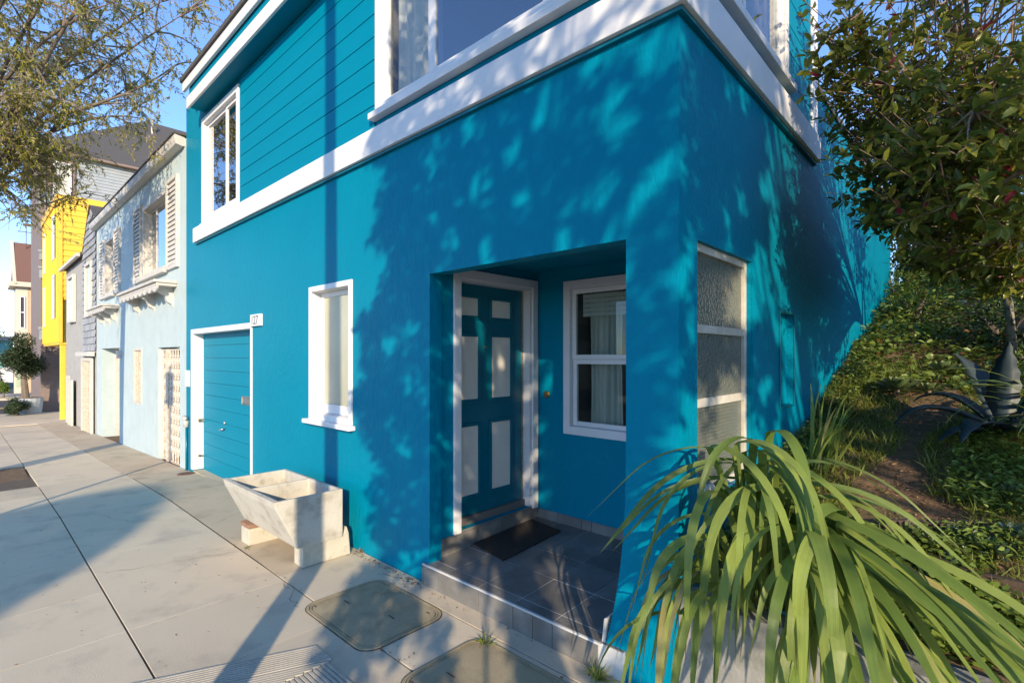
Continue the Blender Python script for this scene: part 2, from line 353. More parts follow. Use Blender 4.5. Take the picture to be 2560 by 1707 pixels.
for i in range(24):
    a, b = xs[i], xs[i+1]; n = len(kerb.v)
    for x in (a, b): kerb.v += [(x, -4.05, gz(x)-.3), (x, -4.05, gz(x)-.01), (x, -3.9, gz(x)), (x, -3.9, gz(x)-.3)]
    kerb.f += [(n, n+1, n+5, n+4), (n+1, n+2, n+6, n+5), (n+2, n+3, n+7, n+6)]
obj('kerb', kerb, 'concrete', kind='structure')
def slab(x0, x1, y0, y1, m='concrete', dz=0., gap=.006):
    x0 += gap*.22; x1 -= gap*.22; y0 += gap; y1 -= gap
    n = max(1, int((x1-x0)/.45)) if x0 < -6.5 else 1
    mb = MB(); e = .0015
    for y, d in ((y0, -e), (y0+e, 0), (y1-e, 0), (y1, -e)):
        for i in range(n+1):
            x = x0+(x1-x0)*i/n; mb.v.append((x, y, gz(x)+dz+d))
    k = n+1
    for r in range(3): mb.f += [(r*k+i, r*k+i+1, (r+1)*k+i+1, (r+1)*k+i) for i in range(n)]
    b = len(mb.v); mb.v += [(x0, y0, gz(x0)-.03), (x1, y0, gz(x1)-.03), (x1, y1, gz(x1)-.03), (x0, y1, gz(x0)-.03)]
    mb.f += [(0, n, b+1, b), (3*k, 3*k+n, b+2, b+3), (0, k, 2*k, 3*k, b+3, b), (n, k+n, 2*k+n, 3*k+n, b+2, b+1)]
    return obj('slab', mb, m, walk)
XJ = [4.0, 3.1, 2.2, 1.3, .45, -.40, -1.25, -2.10, -2.97, -3.78, -4.68, -5.53, -6.35, -7.15, -8.02, -8.90, -9.80]
while XJ[-1] > -23: XJ.append(XJ[-1]-.88)
for i in range(len(XJ)-1):
    a, b = XJ[i+1], XJ[i]
    if i >= 7 and i != 9:                                  # first row out from the houses
        slab((a if i != 8 else XJ[10]), b, -1.77, -.75)
    elif i < 7: slab(a, b, -1.77, -.75)
    if a < -9.7 and b > -11.2: slab(a, b, -3.9, -2.95); continue
    slab(a, b, -2.95, -1.77)
    if i < 18: slab(a, b, -3.9, -2.95)
slab(-8.5, -3.07, -.75, 0, 'concrete_brown'); slab(-3.07, -2.13, -.75, 0, 'concrete')
slab(-2.13, .02, -.19, -.002, 'concrete'); slab(-2.13, -1.25, -.75, -.19, 'concrete'); slab(-1.25, .02, -.75, -.19, 'concrete'); slab(.02, 4, -.75, -.002)
for a, b in ((-10.4, -8.5), (-12.2, -10.4), (-13.8, -12.2), (-16.2, -13.8), (-18.5, -16.2), (-21, -18.5), (-23.6, -21)): slab(a, b, -.75, 0, 'concrete_brown')
for a, b in ((-26, -23.6), (-29.5, -26), (-33, -29.5)): slab(a, b, -2.95, 1.2); slab(a, b, -3.9, -2.95)
obj('tree_basin', MB().box(-11.15, -9.75, -2.93, -1.80, gz(-10)-.05, gz(-10)-.025), 'soil', walk)
def crack(p, q, n=14, wd=.004, amp=.018):
    p = Vector(p); q = Vector(q); nn = Vector((-(q-p).y, (q-p).x)).normalized(); m_ = MB(); off = 0
    for i in range(n+1):
        off = off*.6+random.gauss(0, amp) if 0 < i < n else 0; c_ = p.lerp(q, i/n)+nn*off; w_ = wd*random.uniform(.4, 1.2)
        m_.v += [(*(c_+nn*w_), .0016), (*(c_-nn*w_), .0016)]
    m_.f = [(2*i, 2*i+1, 2*i+3, 2*i+2) for i in range(n)]; obj('crack', m_, 'joint_dirt', walk)
crack((-2.52, -.18), (-2.14, -.02)); crack((-2.30, -.19), (-2.14, -.14), 8); crack((-2.95, -.75), (-2.45, -.86), 12, .002); crack((-4.2, -1.70), (-3.9, -.80), 16, .0025); crack((-6.3, -1.5), (-5.6, -1.2), 12, .002); crack((-5.3, -.1), (-4.9, -.7), 12, .002, .012)
# grooved ramp border in the pavement
rb = MB()
def bar(p, q, wd, z0, z1):
    p = Vector(p); q = Vector(q); n = Vector((-(q-p).y, (q-p).x)).normalized()*wd/2
    rb.prism([tuple(p+n), tuple(q+n), tuple(q-n), tuple(p-n)], z0, z1)
dv = Vector((-.35, -.78)).normalized(); k = 0; x = -1.88
while x < -1.69:
    p = Vector((x, -1.012)); bar(p, p+dv*1.5, .013, .0, .009); x += .0235
for k in range(15):
    y = -1.055-.026*k; x0 = -1.662-.0; bar((x0, y), (-.55, y), .015, 0, .009)
x = -1.69
for k in range(28):                                        # the slanted ribs end on the straight ones
    y = -1.04-.0505*k; p = Vector((-1.675, y)); bar(p, p+dv*(1.45-.03*k), .013, .0, .009)
obj('grooved_band', rb, 'rib_concrete', walk, kind='stuff')

# ================================================================ THE BLUE HOUSE
H = thing('blue_house', 'bright teal two-storey house with white trim and a recessed corner porch', 'house', (0, 0, 0))
F = FRONT(); S = SIDE()
GX0, GX1, GZ1 = -8.15, -5.70, 2.165
YG = float(onX(467, 900, GX0)[1]); YG = min(max(YG, .1), .4)
PX0, PX1, PZ1, PF = -2.055, -.306, 2.447, .163
obj('front_wall', MB(F).wall(-8.53, 0, -.35, 3.6, [(GX0, GX1, -.5, GZ1), (-4.044, -3.259, 1.188, 2.482), (PX0, PX1, -.5, PZ1)], -.12, 0), 'teal_stucco', H)
# flared foot of the porch pier
prof = [(PX1, 0)]
for z in (1.35, 1.15, .95, .78, .62, .48, .36, .25, .15, .06, -.05):
    prof.append((PX1-.20*((1.35-z)/1.4)**2.6, z))
fl = MB(F); fl.prism([(PX1, 1.35)]+prof[2:]+[(PX1, -.05)], -.12, 0); obj('pier_foot', fl, 'teal_stucco', H)
obj('chipped_edge', MB(F).prism([(-.462, .16), (-.445, .30), (-.425, .31), (-.44, .16)], -.1, .006), 'white_old', H, bevel=.004)
obj('side_wall', MB(S).wall(.12, 8.2, -.3, 3.6, [(.232, 1.118, 1.0, 2.437), (1.761, 2.153, 1.408, 2.134)], -.12, 0), 'teal_stucco_side', H)
obj('rear_wall', MB(S).wall(2.86, 8.2, 3.6, 4.3, [], -.12, 0), 'teal_stucco_side', H)
obj('back_end_wall', MB().box(-6, -.12, 8.0, 8.2, .5, 4.3), 'teal_stucco_side', H)
obj('rear_roof', MB().box(-6, .02, 2.86, 8.25, 4.3, 4.36), 'roof_edge', H)
UW0 = 3.6
obj('upper_wall', MB(F).wall(-8.53, -2.81, UW0, 5.9, [(-7.597, -6.193, 3.903, 5.357)], -.12, 0), 'teal_stucco', H)
obj('under_sill_wall', MB(F).box(-2.81, 0, UW0, 3.905, -.12, 0), 'teal_board', H)
obj('side_under_sill_wall', MB(S).box(.12, 1.95, UW0, 3.905, -.12, 0), 'teal_board', H)
obj('side_upper_wall', MB(S).box(1.95, 2.85, UW0, 6.0, -.12, 0), 'teal_board', H)
obj('upper_back_wall', MB().box(-8.5, -.12, 2.70, 2.85, UW0, 6.0), 'teal_board', H)
obj('left_side_wall', MB().box(-8.53, -8.41, .12, 8, -.4, 5.9), 'teal_stucco', H)
zs = [3.828+.2035*i for i in range(11)]
for i in range(len(zs)-1):
    z0, z1 = zs[i]+.004, min(zs[i+1]-.004, 5.5)
    if z1-z0 > .03: obj('siding_board', MB(F).box(-6.06, -2.83, z0, z1, .001, .016), 'teal_board', H, bevel=.003)
for i in range(10):
    z0 = 3.80+.213*i+.004; obj('siding_board', MB(S).box(1.96, 2.665, z0, z0+.205, .001, .016), 'teal_board', H, bevel=.003)
# white belt course
obj('belt_course', MB(F).box(-7.97, .058, 3.58, 3.803, .001, .058), 'white_trim', H, bevel=.006)
obj('belt_course', MB(S).box(.0, 2.86, 3.58, 3.80, .001, .058), 'white_trim', H, bevel=.006)
obj('belt_underline', MB(F).box(-7.95, .03, 3.555, 3.579, .001, .03), 'teal_door', H)  # thin darker teal strip directly under the belt course
obj('belt_underline', MB(S).box(0., 2.85, 3.555, 3.579, .001, .03), 'teal_door', H)
obj('corner_board', MB(S).box(2.67, 2.86, 3.805, 6.0, .001, .03), 'white_trim', H, bevel=.004)
# eave: lower fascia, frieze, upper fascia, roof edge
obj('lower_fascia', MB(F).box(-7.58, .25, 5.49, 5.655, .215, .245), 'white_trim', H, bevel=.005)
obj('soffit', MB(F).box(-7.57, .22, 5.52, 5.53, .001, .214), 'teal_board', H)
obj('eave_end', MB(F).box(-7.58, -7.562, 5.535, 5.9, .002, .2), 'teal_board', H)
obj('frieze', MB(F).box(-7.56, .22, 5.656, 5.80, .19, .213), 'teal_board', H)
obj('upper_fascia', MB(F).box(-7.72, .3, 5.785, 5.925, .225, .262), 'white_trim', H, bevel=.005)
obj('roof', MB().box(-7.75, .35, -.29, 2.9, 5.927, 5.985), 'roof_edge', H)

def window(parent, T, a0, a1, b0, b1, w=.07, proud=.022, depth=.08, bars=(), sill=.04, sill_ext=.03, glass='glass', frame_m='white_trim', sash=.035, rails=(), sillb=.05, name='window', panes=None):
    """casing ring on the wall, lining, sashes with panes; a = along the wall, b = height"""
    f = obj(name, MB(T).frame(a0, a1, b0, b1, w, .001, proud, tb=w), frame_m, parent, bevel=.004)
    i0, i1, j0, j1 = a0+w, a1-w, b0+w, b1-w
    obj('lining', MB(T).frame(i0-.012, i1+.012, j0-.012, j1+.012, .014, -depth-.05, 0), frame_m, f)
    if sill: obj('sill', MB(T).box(a0-sill_ext, a1+sill_ext, b0-sillb, b0-.001, .001, sill), frame_m, f, bevel=.005)
    cuts = [i0+.003, *bars, i1-.003]
    for k in range(len(cuts)-1):
        p, q = cuts[k]+.001, cuts[k+1]-.001
        rr = [j0+.003, *rails, j1-.003]
        for r in range(len(rr)-1):
            m0, m1 = rr[r]+.001, rr[r+1]-.001
            off = .012*(k % 2)+.014*(r % 2)
            obj('sash', MB(T).frame(p, q, m0, m1, sash, -depth-.02+off, -depth+.012+off), frame_m, f, bevel=.003)
            gm = panes[(k, r)] if panes and (k, r) in panes else glass
            obj('pane', MB(T).box(p+sash, q-sash, m0+sash, m1-sash, -depth-.006+off, -depth-.002+off), gm, f)
    return f
def folds(parent, T, a0, a1, b0, b1, c, m, n=9, amp=.03, name='curtain'):
    mb = MB(T); N = n*6; vs = []; fs = []
    for i in range(N+1):
        u = i/N; a = a0+(a1-a0)*u; d = c+amp*math.sin(u*n*2*math.pi)+amp*.4*math.sin(u*n*4.7)
        for j in range(5): vs.append((a+.01*math.sin(j+u*9), b0+(b1-b0)*j/4, d*(1+.0*j)))
    for i in range(N):
        for j in range(4): fs.append((i*5+j, i*5+j+1, (i+1)*5+j+1, (i+1)*5+j))
    mb.add(vs, fs); return obj(name, mb, m, parent, smooth=True)
# upper left window
mx = float(onY(514, 400)[0])
wn = window(H, F, -7.67, -6.12, 3.83, 5.43, w=.085, bars=(mx,), sash=.045, depth=.05, glass='glass_sky', sillb=.045)
obj('room', MB().add([(-7.6, .12, 3.85), (-6.1, .12, 3.85), (-6.1, .12, 5.4), (-7.6, .12, 5.4), (-7.6, 1.8, 3.85), (-6.1, 1.8, 3.85), (-6.1, 1.8, 5.4), (-7.6, 1.8, 5.4)], [(4, 5, 6, 7), (0, 1, 5, 4), (3, 2, 6, 7), (0, 3, 7, 4), (1, 2, 6, 5)]), 'interior', H)
# big corner window, front and side
m1 = float(onY(985, 150)[0]); m2 = float(onY(1256, 30)[0])
wb = window(H, F, -2.81, .01, 3.94, 6.2, w=.075, bars=(m1, m2), sash=.05, depth=.045, glass='glass_sky', sill=.075, sillb=.055, panes={(0, 0): 'glass_clear'})
folds(H, F, -2.70, m1-.03, 3.95, 5.9, -.16, 'curtain', n=5, amp=.022)
ws = window(H, S, .10, 1.945, 3.94, 6.2, w=.06, bars=(1.05,), sash=.04, depth=.05, glass='glass', sill=.075, sillb=.055)
folds(H, S, .25, 1.9, 3.95, 5.9, -.13, 'curtain_brown', n=11, amp=.02)
obj('room', MB().add([(-2.8, .12, 3.62), (-.13, .12, 3.62), (-.13, .12, 5.9), (-2.8, .12, 5.9), (-2.8, 2.69, 3.62), (-.13, 2.69, 3.62), (-.13, 2.69, 5.9), (-2.8, 2.69, 5.9)], [(4, 5, 6, 7), (0, 1, 5, 4), (3, 2, 6, 7), (0, 3, 7, 4)]), 'interior', H)
obj('corner_post', MB().box(-.07, .0, .0, .10, 3.945, 5.9), 'white_trim', H)
# ground floor frosted window
w2 = window(H, F, -4.087, -3.216, 1.145, 2.525, w=.055, depth=.10, sill=.075, sill_ext=.045, sillb=.045, sash=.05, glass='frosted_pale') if 'frosted_pale' in MATS else None
if w2 is None:
    mat('frosted_pale', (.46, .45, .34), .30, (.40, .39, .29), 2.0, spec=.5)
    w2 = window(H, F, -4.087, -3.216, 1.145, 2.525, w=.055, depth=.10, sill=.075, sill_ext=.045, sillb=.045, sash=.05, glass='frosted_pale')
obj('bottom_rail', MB(F).box(-4.02, -3.28, 1.21, 1.30, -.094, -.080), 'white_trim', w2)
# garage
gd = obj('garage_door', MB(F).box(GX0, GX1, -.12, GZ1, -YG-.05, -YG-.02), 'teal_door', H)
obj('garage_apron', MB().box(GX0, GX1, -.001, YG+.05, -.3, -.035), 'concrete_brown', H)
nb = 11
for i in range(nb):
    a, b = (-.0+GZ1*i/nb+.002 if i else -.1), GZ1*(i+1)/nb-.002
    obj('door_board', MB(F).box(GX0+.002, GX1-.002, a+.0, b, -YG-.019, -YG), 'teal_board', gd, bevel=.003)
ms0 = float(onY(557, 920, YG)[0]); ms1 = ms0+.33; msz = float(onY(567, 920, YG)[2])
obj('mail_slot', MB(F).frame(ms0, ms1, msz-.06, msz+.06, .014, -YG+.001, -YG+.016).box(ms0+.014, ms1-.014, msz-.04, msz+.04, -YG+.001, -YG+.009), 'steel', gd)
hp = onY(517, 985, YG); hx, hz_ = float(hp[0]), float(hp[2])
obj('door_handle', MB(F).tube([(hx, hz_, -YG+.001), (hx, hz_, -YG+.05), (hx-.07, hz_-.02, -YG+.05)], .013, 8).tube([(hx, hz_+.09, -YG), (hx, hz_+.09, -YG+.015)], .028, 10), 'steel', gd, smooth=True)
gf = obj('garage_frame', MB(F).box(GX0-.065, GX0, -.02, GZ1+.062, .001, .02).box(GX1, GX1+.028, -.02, GZ1+.062, .001, .02).box(GX0, GX1, GZ1, GZ1+.062, .001, .02), 'white_trim', H, bevel=.004)
obj('garage_jamb', MB(F).box(GX0-.001, GX0+.012, -.02, GZ1, -YG-.02, .019).box(GX1-.012, GX1+.001, -.02, GZ1, -YG-.02, .019).box(GX0+.012, GX1-.012, GZ1-.012, GZ1+.001, -YG-.02, .019), 'white_trim', H)
for zz in (.74, .18):
    obj('latch', MB(F).box(GX0+.012, GX0+.045, zz, zz+.05*(1 if zz > .5 else .4), -.15, -.06).tube([(GX0+.03, zz+.02, -.1), (GX0+.1, zz+.035, -.04)], .011, 6), 'tarnish', H, bevel=.003)
# address plate: white block with three dark digits
ax0 = float(onY(581, 735)[0]); ax1 = float(onY(604, 735)[0]); az1 = float(onY(592, 722)[2]); az0 = float(onY(592, 749)[2])
ap = obj('address_plate', MB(F).box(ax0, ax1, az0, az1, .001, .036), 'white_trim', H, bevel=.005)
tcv = bpy.data.curves.new('digits', 'FONT'); tcv.body = '127'; tcv.size = (az1-az0)*1.02; tcv.extrude = .002; tcv.space_character = .92
to = bpy.data.objects.new('digits_src', tcv); C.objects.link(to); bpy.context.view_layer.update()
tm = bpy.data.meshes.new_from_object(to.evaluated_get(bpy.context.evaluated_depsgraph_get())); bpy.data.objects.remove(to)
td = link('digits', tm, 'black_paint', ap)
xsz = max(v.co.x for v in tm.vertices); sc_ = (ax1-ax0)*.72/xsz
for v in tm.vertices: v.co = (ax0+.03+v.co.x*sc_, -.0375-v.co.z*.3, az0+(az1-az0)*.16+v.co.y)
# small plaque and conduit by the party wall
p0 = onY(428, 850); p1 = onY(437, 888)
obj('plaque', MB(F).box(p0[0], p1[0], p1[2], p0[2], .001, .02), 'white_trim', H, bevel=.003)
obj('plaque_print', MB(F).box(p0[0]+.115, p0[0]+.125, p1[2]+.05, p0[2]-.07, .0205, .0215), 'red_brick', H)
c0 = onY(433, 972)
obj('conduit', MB().tube([(c0[0], -.03, -.15), (c0[0], -.03, c0[2]-.05)], .016, 8), 'teal_door', H, smooth=True)
obj('conduit_head', MB().tube([(c0[0], -.03, c0[2]-.06), (c0[0], -.035, c0[2]+.05), (c0[0]+.02, -.06, c0[2]+.10), (c0[0]+.09, -.07, c0[2]+.08)], [.035, .045, .04, .02], 10), 'white_old', H, smooth=True)
# ---- porch
PXW, PYB, PCZ = -2.08, 1.36, 2.62
PW = SIDE(PXW); PB = FRONT(PYB)
obj('porch_side_wall', MB(PW).wall(.12, PYB, .0, PCZ, [(.335, 1.265, .335, 2.462)], -.16, 0), 'teal_stucco', H)
obj('porch_back_wall', MB(PB).wall(-2.24, -.12, .0, PCZ, [(-1.689, -.713, 1.135, 2.437)], -.1, 0), 'teal_stucco', H)
obj('porch_ceiling', MB().box(-2.24, -.12, .12, PYB+.1, PCZ, PCZ+.06), 'teal_stucco', H)
cs = obj('door_frame', MB(PW).box(.262, .338, .318, 2.535, .001, .024).box(1.262, 1.338, .318, 2.535, .001, .024).box(.338, 1.262, 2.459, 2.535, .001, .024), 'white_trim', H, bevel=.005)
obj('door_jamb', MB(PW).box(.325, .352, .34, 2.462, -.15, .0).box(1.235, 1.266, .34, 2.462, -.15, .0).box(.352, 1.235, 2.436, 2.463, -.15, .0), 'white_trim', cs)
obj('door_stop', MB(PW).box(1.222, 1.2345, .4, 2.43, -.10, -.082), 'tarnish', cs)
dr = obj('front_door', MB(PW).box(.36, 1.222, .40, 2.434, -.135, -.095), 'teal_door', H, bevel=.003)
for (y0, y1, z0, z1) in ((.378, .628, 2.157, 2.314), (.802, 1.05, 2.156, 2.312), (.378, .628, 1.42, 1.972), (.802, 1.05, 1.418, 1.974), (.378, .63, .579, 1.18), (.802, 1.05, .579, 1.19)):
    pf = obj('panel_moulding', MB(PW).frame(y0-.03, y1+.03, z0-.03, z1+.03, .028, -.094, -.078), 'teal_door', dr, bevel=.006)
    obj('door_panel', MB(PW).box(y0, y1, z0, z1, -.094, -.088), 'white_panel', dr, bevel=.002)
obj('peephole', MB(PW).tube([(.723, 1.884, -.094), (.723, 1.884, -.085)], .012, 10), 'brass', dr)
obj('threshold', MB(PW).box(.352, 1.235, .336, .40, -.14, -.06), 'interior', H)
obj('doorbell', MB(PB).tube([(-1.97, 1.427, .001), (-1.97, 1.427, .012)], [.038, .03], 14).tube([(-1.97, 1.427, .012), (-1.97, 1.427, .022)], [.016, .012], 10), 'brass', H, smooth=False)
bw = window(H, PB, -1.752, -.65, 1.072, 2.50, w=.075, depth=.04, sill=0, rails=(1.77,), sash=.042, glass='glass')
folds(bw, PB, -1.56, -1.22, 1.1, 2.45, -.16, 'curtain_sheer', n=6, amp=.018)
folds(bw, PB, -1.18, -.72, 1.1, 2.45, -.19, 'curtain_brown', n=6, amp=.02)
for k in range(5): obj('blind_slat', MB(PB).box(-1.62, -.74, 2.17+.042*k, 2.208+.042*k, -.125, -.115), 'blind', bw)
obj('room', MB().add([(-1.8, PYB+.1, 1), (-.6, PYB+.1, 1), (-.6, PYB+.1, 2.6), (-1.8, PYB+.1, 2.6), (-1.8, 2.6, 1), (-.6, 2.6, 1), (-.6, 2.6, 2.6), (-1.8, 2.6, 2.6)], [(4, 5, 6, 7), (0, 1, 5, 4), (3, 2, 6, 7), (0, 3, 7, 4), (1, 2, 6, 5)]), 'interior', H)
# porch floor: slate tiles on a bed of grout
FT = lambda x, y, z: (x, y, z+.040*max(0, y))             # the floor drains towards the street
pfl = obj('porch_floor', MB(FT).box(-2.08, -.31, -.022, PYB, -.16, PF-.004), 'grout', H)
def tile(x0, x1, y0, y1, z0, z1): return obj('tile', MB(FT).box(x0+.0035, x1-.0035, y0+.0035, y1-.0035, z0, z1), 'slate', pfl, bevel=.002)
TX = [-2.08, -1.82, -1.48, -1.14, -.80, -.46, -.31]; TY = [-.028, .07, .42, .77, 1.12, 1.36]
for i in range(6):
    for j in range(5):
        tile(TX[i], TX[i+1], TY[j] if j else TY[j]+.008, TY[j+1], PF-.0075, PF+random.uniform(-.001, .001))
RX = [-2.105, -1.92, -1.76, -1.46, -1.13, -.96, -.80, -.47]
for i in range(len(RX)-1): obj('riser_tile', MB().box(RX[i]+.002, RX[i+1]-.002, -.034, -.0225, -.02, PF-.012), 'slate', pfl, bevel=.002)
obj('step_nosing', MB().box(-2.105, -.44, -.037, -.0205, PF-.011, PF+.002), 'grout', pfl, bevel=.002)
obj('step_end', MB().box(-2.105, -2.0805, -.0345, -.001, -.02, PF-.001), 'slate', pfl)
for a, b in ((.0, .30), (.30, .55), (.55, .83), (.83, 1.09), (1.09, 1.345)): obj('base_tile', MB(PW).box(a+.002, b-.002, PF+.001, .315, .001, .012), 'slate', pfl, bevel=.002)
for a, b in ((-2.066, -1.83), (-1.83, -1.55), (-1.55, -1.44), (-1.44, -1.10), (-1.10, -.80), (-.80, -.5), (-.5, -.32)): obj('base_tile', MB(PB).box(a+.002, b-.002, PF+.001, .305, .001, .012), 'slate', pfl, bevel=.002)
for a, b in ((.34, .66), (.66, .96), (.96, 1.262)): obj('sill_tile', MB(PW).box(a+.002, b-.002, .318, .3345, -.06, .011), 'slate', pfl, bevel=.002)
# side window of frosted panes
fw = obj('side_window', MB(S).frame(.235, 1.115, 1.0, 2.437, .045, -.075, -.03), 'glass_frame', H, bevel=.003)
obj('window_bar', MB(S).box(.28, 1.07, 1.932, 1.980, -.07, -.032), 'glass_frame', fw, bevel=.003)
obj('window_bar', MB(S).box(.28, 1.07, 1.506, 1.556, -.07, -.032), 'glass_frame', fw, bevel=.003)
obj('side_stop', MB(S).box(1.119, 1.165, 1.0, 2.44, .001, .012), 'teal_board', fw)
for z0, z1, m in ((1.98, 2.392, 'frosted_glass'), (1.556, 1.932, 'frosted_glass'), (1.045, 1.506, 'grid_glass')):
    obj('pane', MB(S).box(.28, 1.07, z0, z1, -.056, -.05), m, fw)
# meter niche
mn = obj('meter_door', MB(S).box(1.762, 2.152, 1.409, 2.133, -.07, -.05), 'teal_stucco_side', H)
obj('niche_frame', MB(S).frame(1.745, 2.169, 1.392, 2.15, .016, .001, .012), 'teal_door', mn, bevel=.003)
for zz in (2.03, 1.78, 1.52): obj('hinge', MB(S).box(1.775, 1.83, zz, zz+.02, -.049, -.04), 'teal_door', mn)

# ================================================================ things at the front of the house
q = [onZ(px, py, PF+.03) for px, py in ((1082, 1245), (1197, 1192), (1288, 1225), (1155, 1285))]
q = [(max(p[0], -2.06), p[1]) for p in q]
tag(obj('doormat', MB(FT).prism(q, PF+.002, PF+.014), 'mat_brown', None, bevel=.003), 'dark brown worn doormat on the slate tiles by the front door', 'doormat')
# concrete twin laundry sink with a sloping front
sk = thing('laundry_sink', 'old concrete twin laundry sink with sloping front standing outside the teal wall', 'sink', (-3.65, -.45, .17))
X0, X1 = -4.25, -3.06; YF, YB_, ZT = -.795, -.19, .612; ZB = .185; YFB = -.60; t = .035
def trough(x0, x1):
    o = [(YF, ZT), (YF+.015, ZT-.06), (YFB, ZB), (YB_, ZB), (YB_, ZT)]
    i = [(YF+t, ZT), (YF+t+.012, ZT-.06), (YFB+.03, ZB+.05), (YB_-t, ZB+.05), (YB_-t, ZT)]
    return o, i
o_, i_ = trough(X0, X1); xm0, xm1 = -3.675, -3.645
mb = MB(); n = 5
for x in (X0, X1): mb.v += [(x, a, b) for a, b in o_]
for c0_, c1_ in ((X0+t, xm0), (xm1, X1-t)):
    for x in (c0_, c1_): mb.v += [(x, a, b) for a, b in i_]
# outer shell
mb.f += [(0, 1, 2, 3, 4), (9, 8, 7, 6, 5)]+[(k, k+1, 5+k+1, 5+k) for k in range(4)]
for base in (10, 20): mb.f += [(base+4, base+3, base+2, base+1, base), tuple(base+5+k for k in range(5))]+[(base+k+1, base+k, base+5+k, base+5+k+1) for k in range(4)]
# rim
mb.f += [(0, 4, 14, 10), (5, 9, 29, 25)[::-1], (15, 19, 24, 20), (0, 10, 15, 20, 25, 5), (4, 9, 29, 24, 19, 14)]
obj('basin', mb, 'sink_concrete', sk, bevel=.008)
obj('rim', MB().box(X0, X1, YF-.006, YF+t+.004, ZT+.001, ZT+.005), 'sink_concrete', sk, bevel=.002)
def zz2(a, b): return ((540+a*.1786)/1.08844, (1150+b*.1786)/1.08844)
lr = obj('support_block', MB(lambda a, b, c: (c, a, b)).prism([(-.545, .0), (-.10, .0), (-.118, .20), (-.137, .255), (-.165, .205), (-.185, .184), (-.545, .184)], -3.25, -3.085), 'block_concrete', None, bevel=.008)
tag(lr, 'thick pale concrete stand with a horned back corner under the sink end nearer the porch', 'block')
ll = obj('support_block', MB().box(-4.16, -3.97, -.66, -.16, -.005, .150), 'block_concrete', None, bevel=.008)
tag(ll, 'plain pale concrete block topped by a brick under the sink end nearer the garage', 'block')
lb = obj('brick', MB().box(-4.20, -3.99, -.655, -.55, .151, .184), 'red_brick', None, bevel=.004)
tag(lb, 'thin red brick wedged between a concrete block and the laundry sink', 'brick')
# covers in the pavement
def rrect(x0, x1, y0, y1, r, n=6):
    o = []
    for cx, cy, a0 in ((x1-r, y1-r, 0), (x0+r, y1-r, 90), (x0+r, y0+r, 180), (x1-r, y0+r, 270)):
        o += [(cx+r*math.cos(math.radians(a0+90*k/n)), cy+r*math.sin(math.radians(a0+90*k/n))) for k in range(n+1)]
    return o
def cover(name, label, x0, x1, y0, y1):
    th = thing(name, label, 'utility cover', ((x0+x1)/2, (y0+y1)/2, 0), 'concrete utility covers in the sidewalk')
    obj('groove_sheet', MB().prism(rrect(x0, x1, y0, y1, .12), .0015, .004), 'joint_dirt', th)  # dark sheet that shows in the gaps between rims and plate
    def ring(d0, d1, z):
        a = rrect(x0+d0, x1-d0, y0+d0, y1-d0, .12-d0*.7); b = rrect(x0+d1, x1-d1, y0+d1, y1-d1, .12-d1*.7); n = len(a); mb = MB()
        mb.v = [(p[0], p[1], .002) for p in a]+[(p[0], p[1], z) for p in a]+[(p[0], p[1], z) for p in b]+[(p[0], p[1], .002) for p in b]
        for k in range(n):
            j = (k+1) % n
            for l in range(3): mb.f.append((l*n+k, l*n+j, (l+1)*n+j, (l+1)*n+k))
        return mb
    obj('rim', ring(.008, .024, .0085), 'cover_concrete', th); obj('rim', ring(.029, .040, .0075), 'cover_concrete', th)
    obj('plate', MB().prism(rrect(x0+.046, x1-.046, y0+.046, y1-.046, .09), .002, .008), 'cover_concrete', th)
    for fx, fy, a in ((.22, .40, .9), (.70, .55, -.3), (.1, .12, .2), (.86, .86, .2)):
        cx, cy = x0+(x1-x0)*fx, y0+(y1-y0)*fy; l = .035 if fx in (.22, .70) else .017
        obj('lifting_slot', MB().box(cx-l, cx+l, cy-.006, cy+.006, .0075, .0088), 'iron_rust', th)
cover('utility_cover', 'whole rounded concrete utility cover in the sidewalk between sink and porch step', -2.45, -1.575, -.865, -.20)
cover('utility_cover', 'concrete utility cover in front of the slate porch step beside a weed', -1.24, -.38, -.90, -.235)
rc = onZ(427, 1088, gz(-8))
tag(obj('pipe_cap', MB().tube([(rc[0], rc[1], .002+gz(rc[0])), (rc[0], rc[1], .012+gz(rc[0]))], [.12, .115], 24), 'iron_rust'), 'round rusty iron cap in the sidewalk at the foot of the garage frame', 'pipe cap')
lt = onZ(163, 1270+25, 0)

# ================================================================ NEIGHBOURS DOWN THE STREET
LBX1, LBX0 = -8.57, -16.95
N1 = thing('light_blue_house', 'pale blue stucco house with white shutters and an ornate white iron gate', 'house', (-12.7, 1, gz(-12.7)))
NK0, NK1 = -10.35, -8.90; NZ = 1.96
obj('wall', MB(F).wall(LBX0, LBX1, -.9, 5.42, [(NK0, NK1, -1, NZ), (-12.40, -11.62, .78, 1.97), (-16.25, -13.88, -1, 2.0), (-11.422, -9.728, 3.448, 4.772), (-15.582, -14.468, 3.398, 4.722)], -.3, 0), 'lightblue', N1)
obj('nook_wall', MB(SIDE(NK0)).box(.30, .9, -.6, NZ, -.05, 0), 'lightblue', N1)
obj('nook_back', MB(F).box(NK0, NK1, -.6, NZ, -.8, -.75), 'interior_pale', N1)
obj('nook_back', MB(F).box(-16.3, -13.8, -.9, 2.1, -.75, -.70), 'grey_wall', N1)
obj('roof', MB().add([(LBX0-.1, -.02, 5.45), (LBX1-.02, -.02, 5.45), (LBX1-.02, 6, 5.7), (LBX0-.1, 6, 5.7)], [(0, 1, 2, 3)]), 'roof_dark', N1)
obj('gutter', MB(lambda a, b, c: (c, a, b)).prism([(-.15, 5.37), (-.13, 5.31), (-.04, 5.29), (0, 5.30), (0, 5.44), (-.15, 5.46)], LBX0-.1, LBX1-.04), 'white_old', N1)
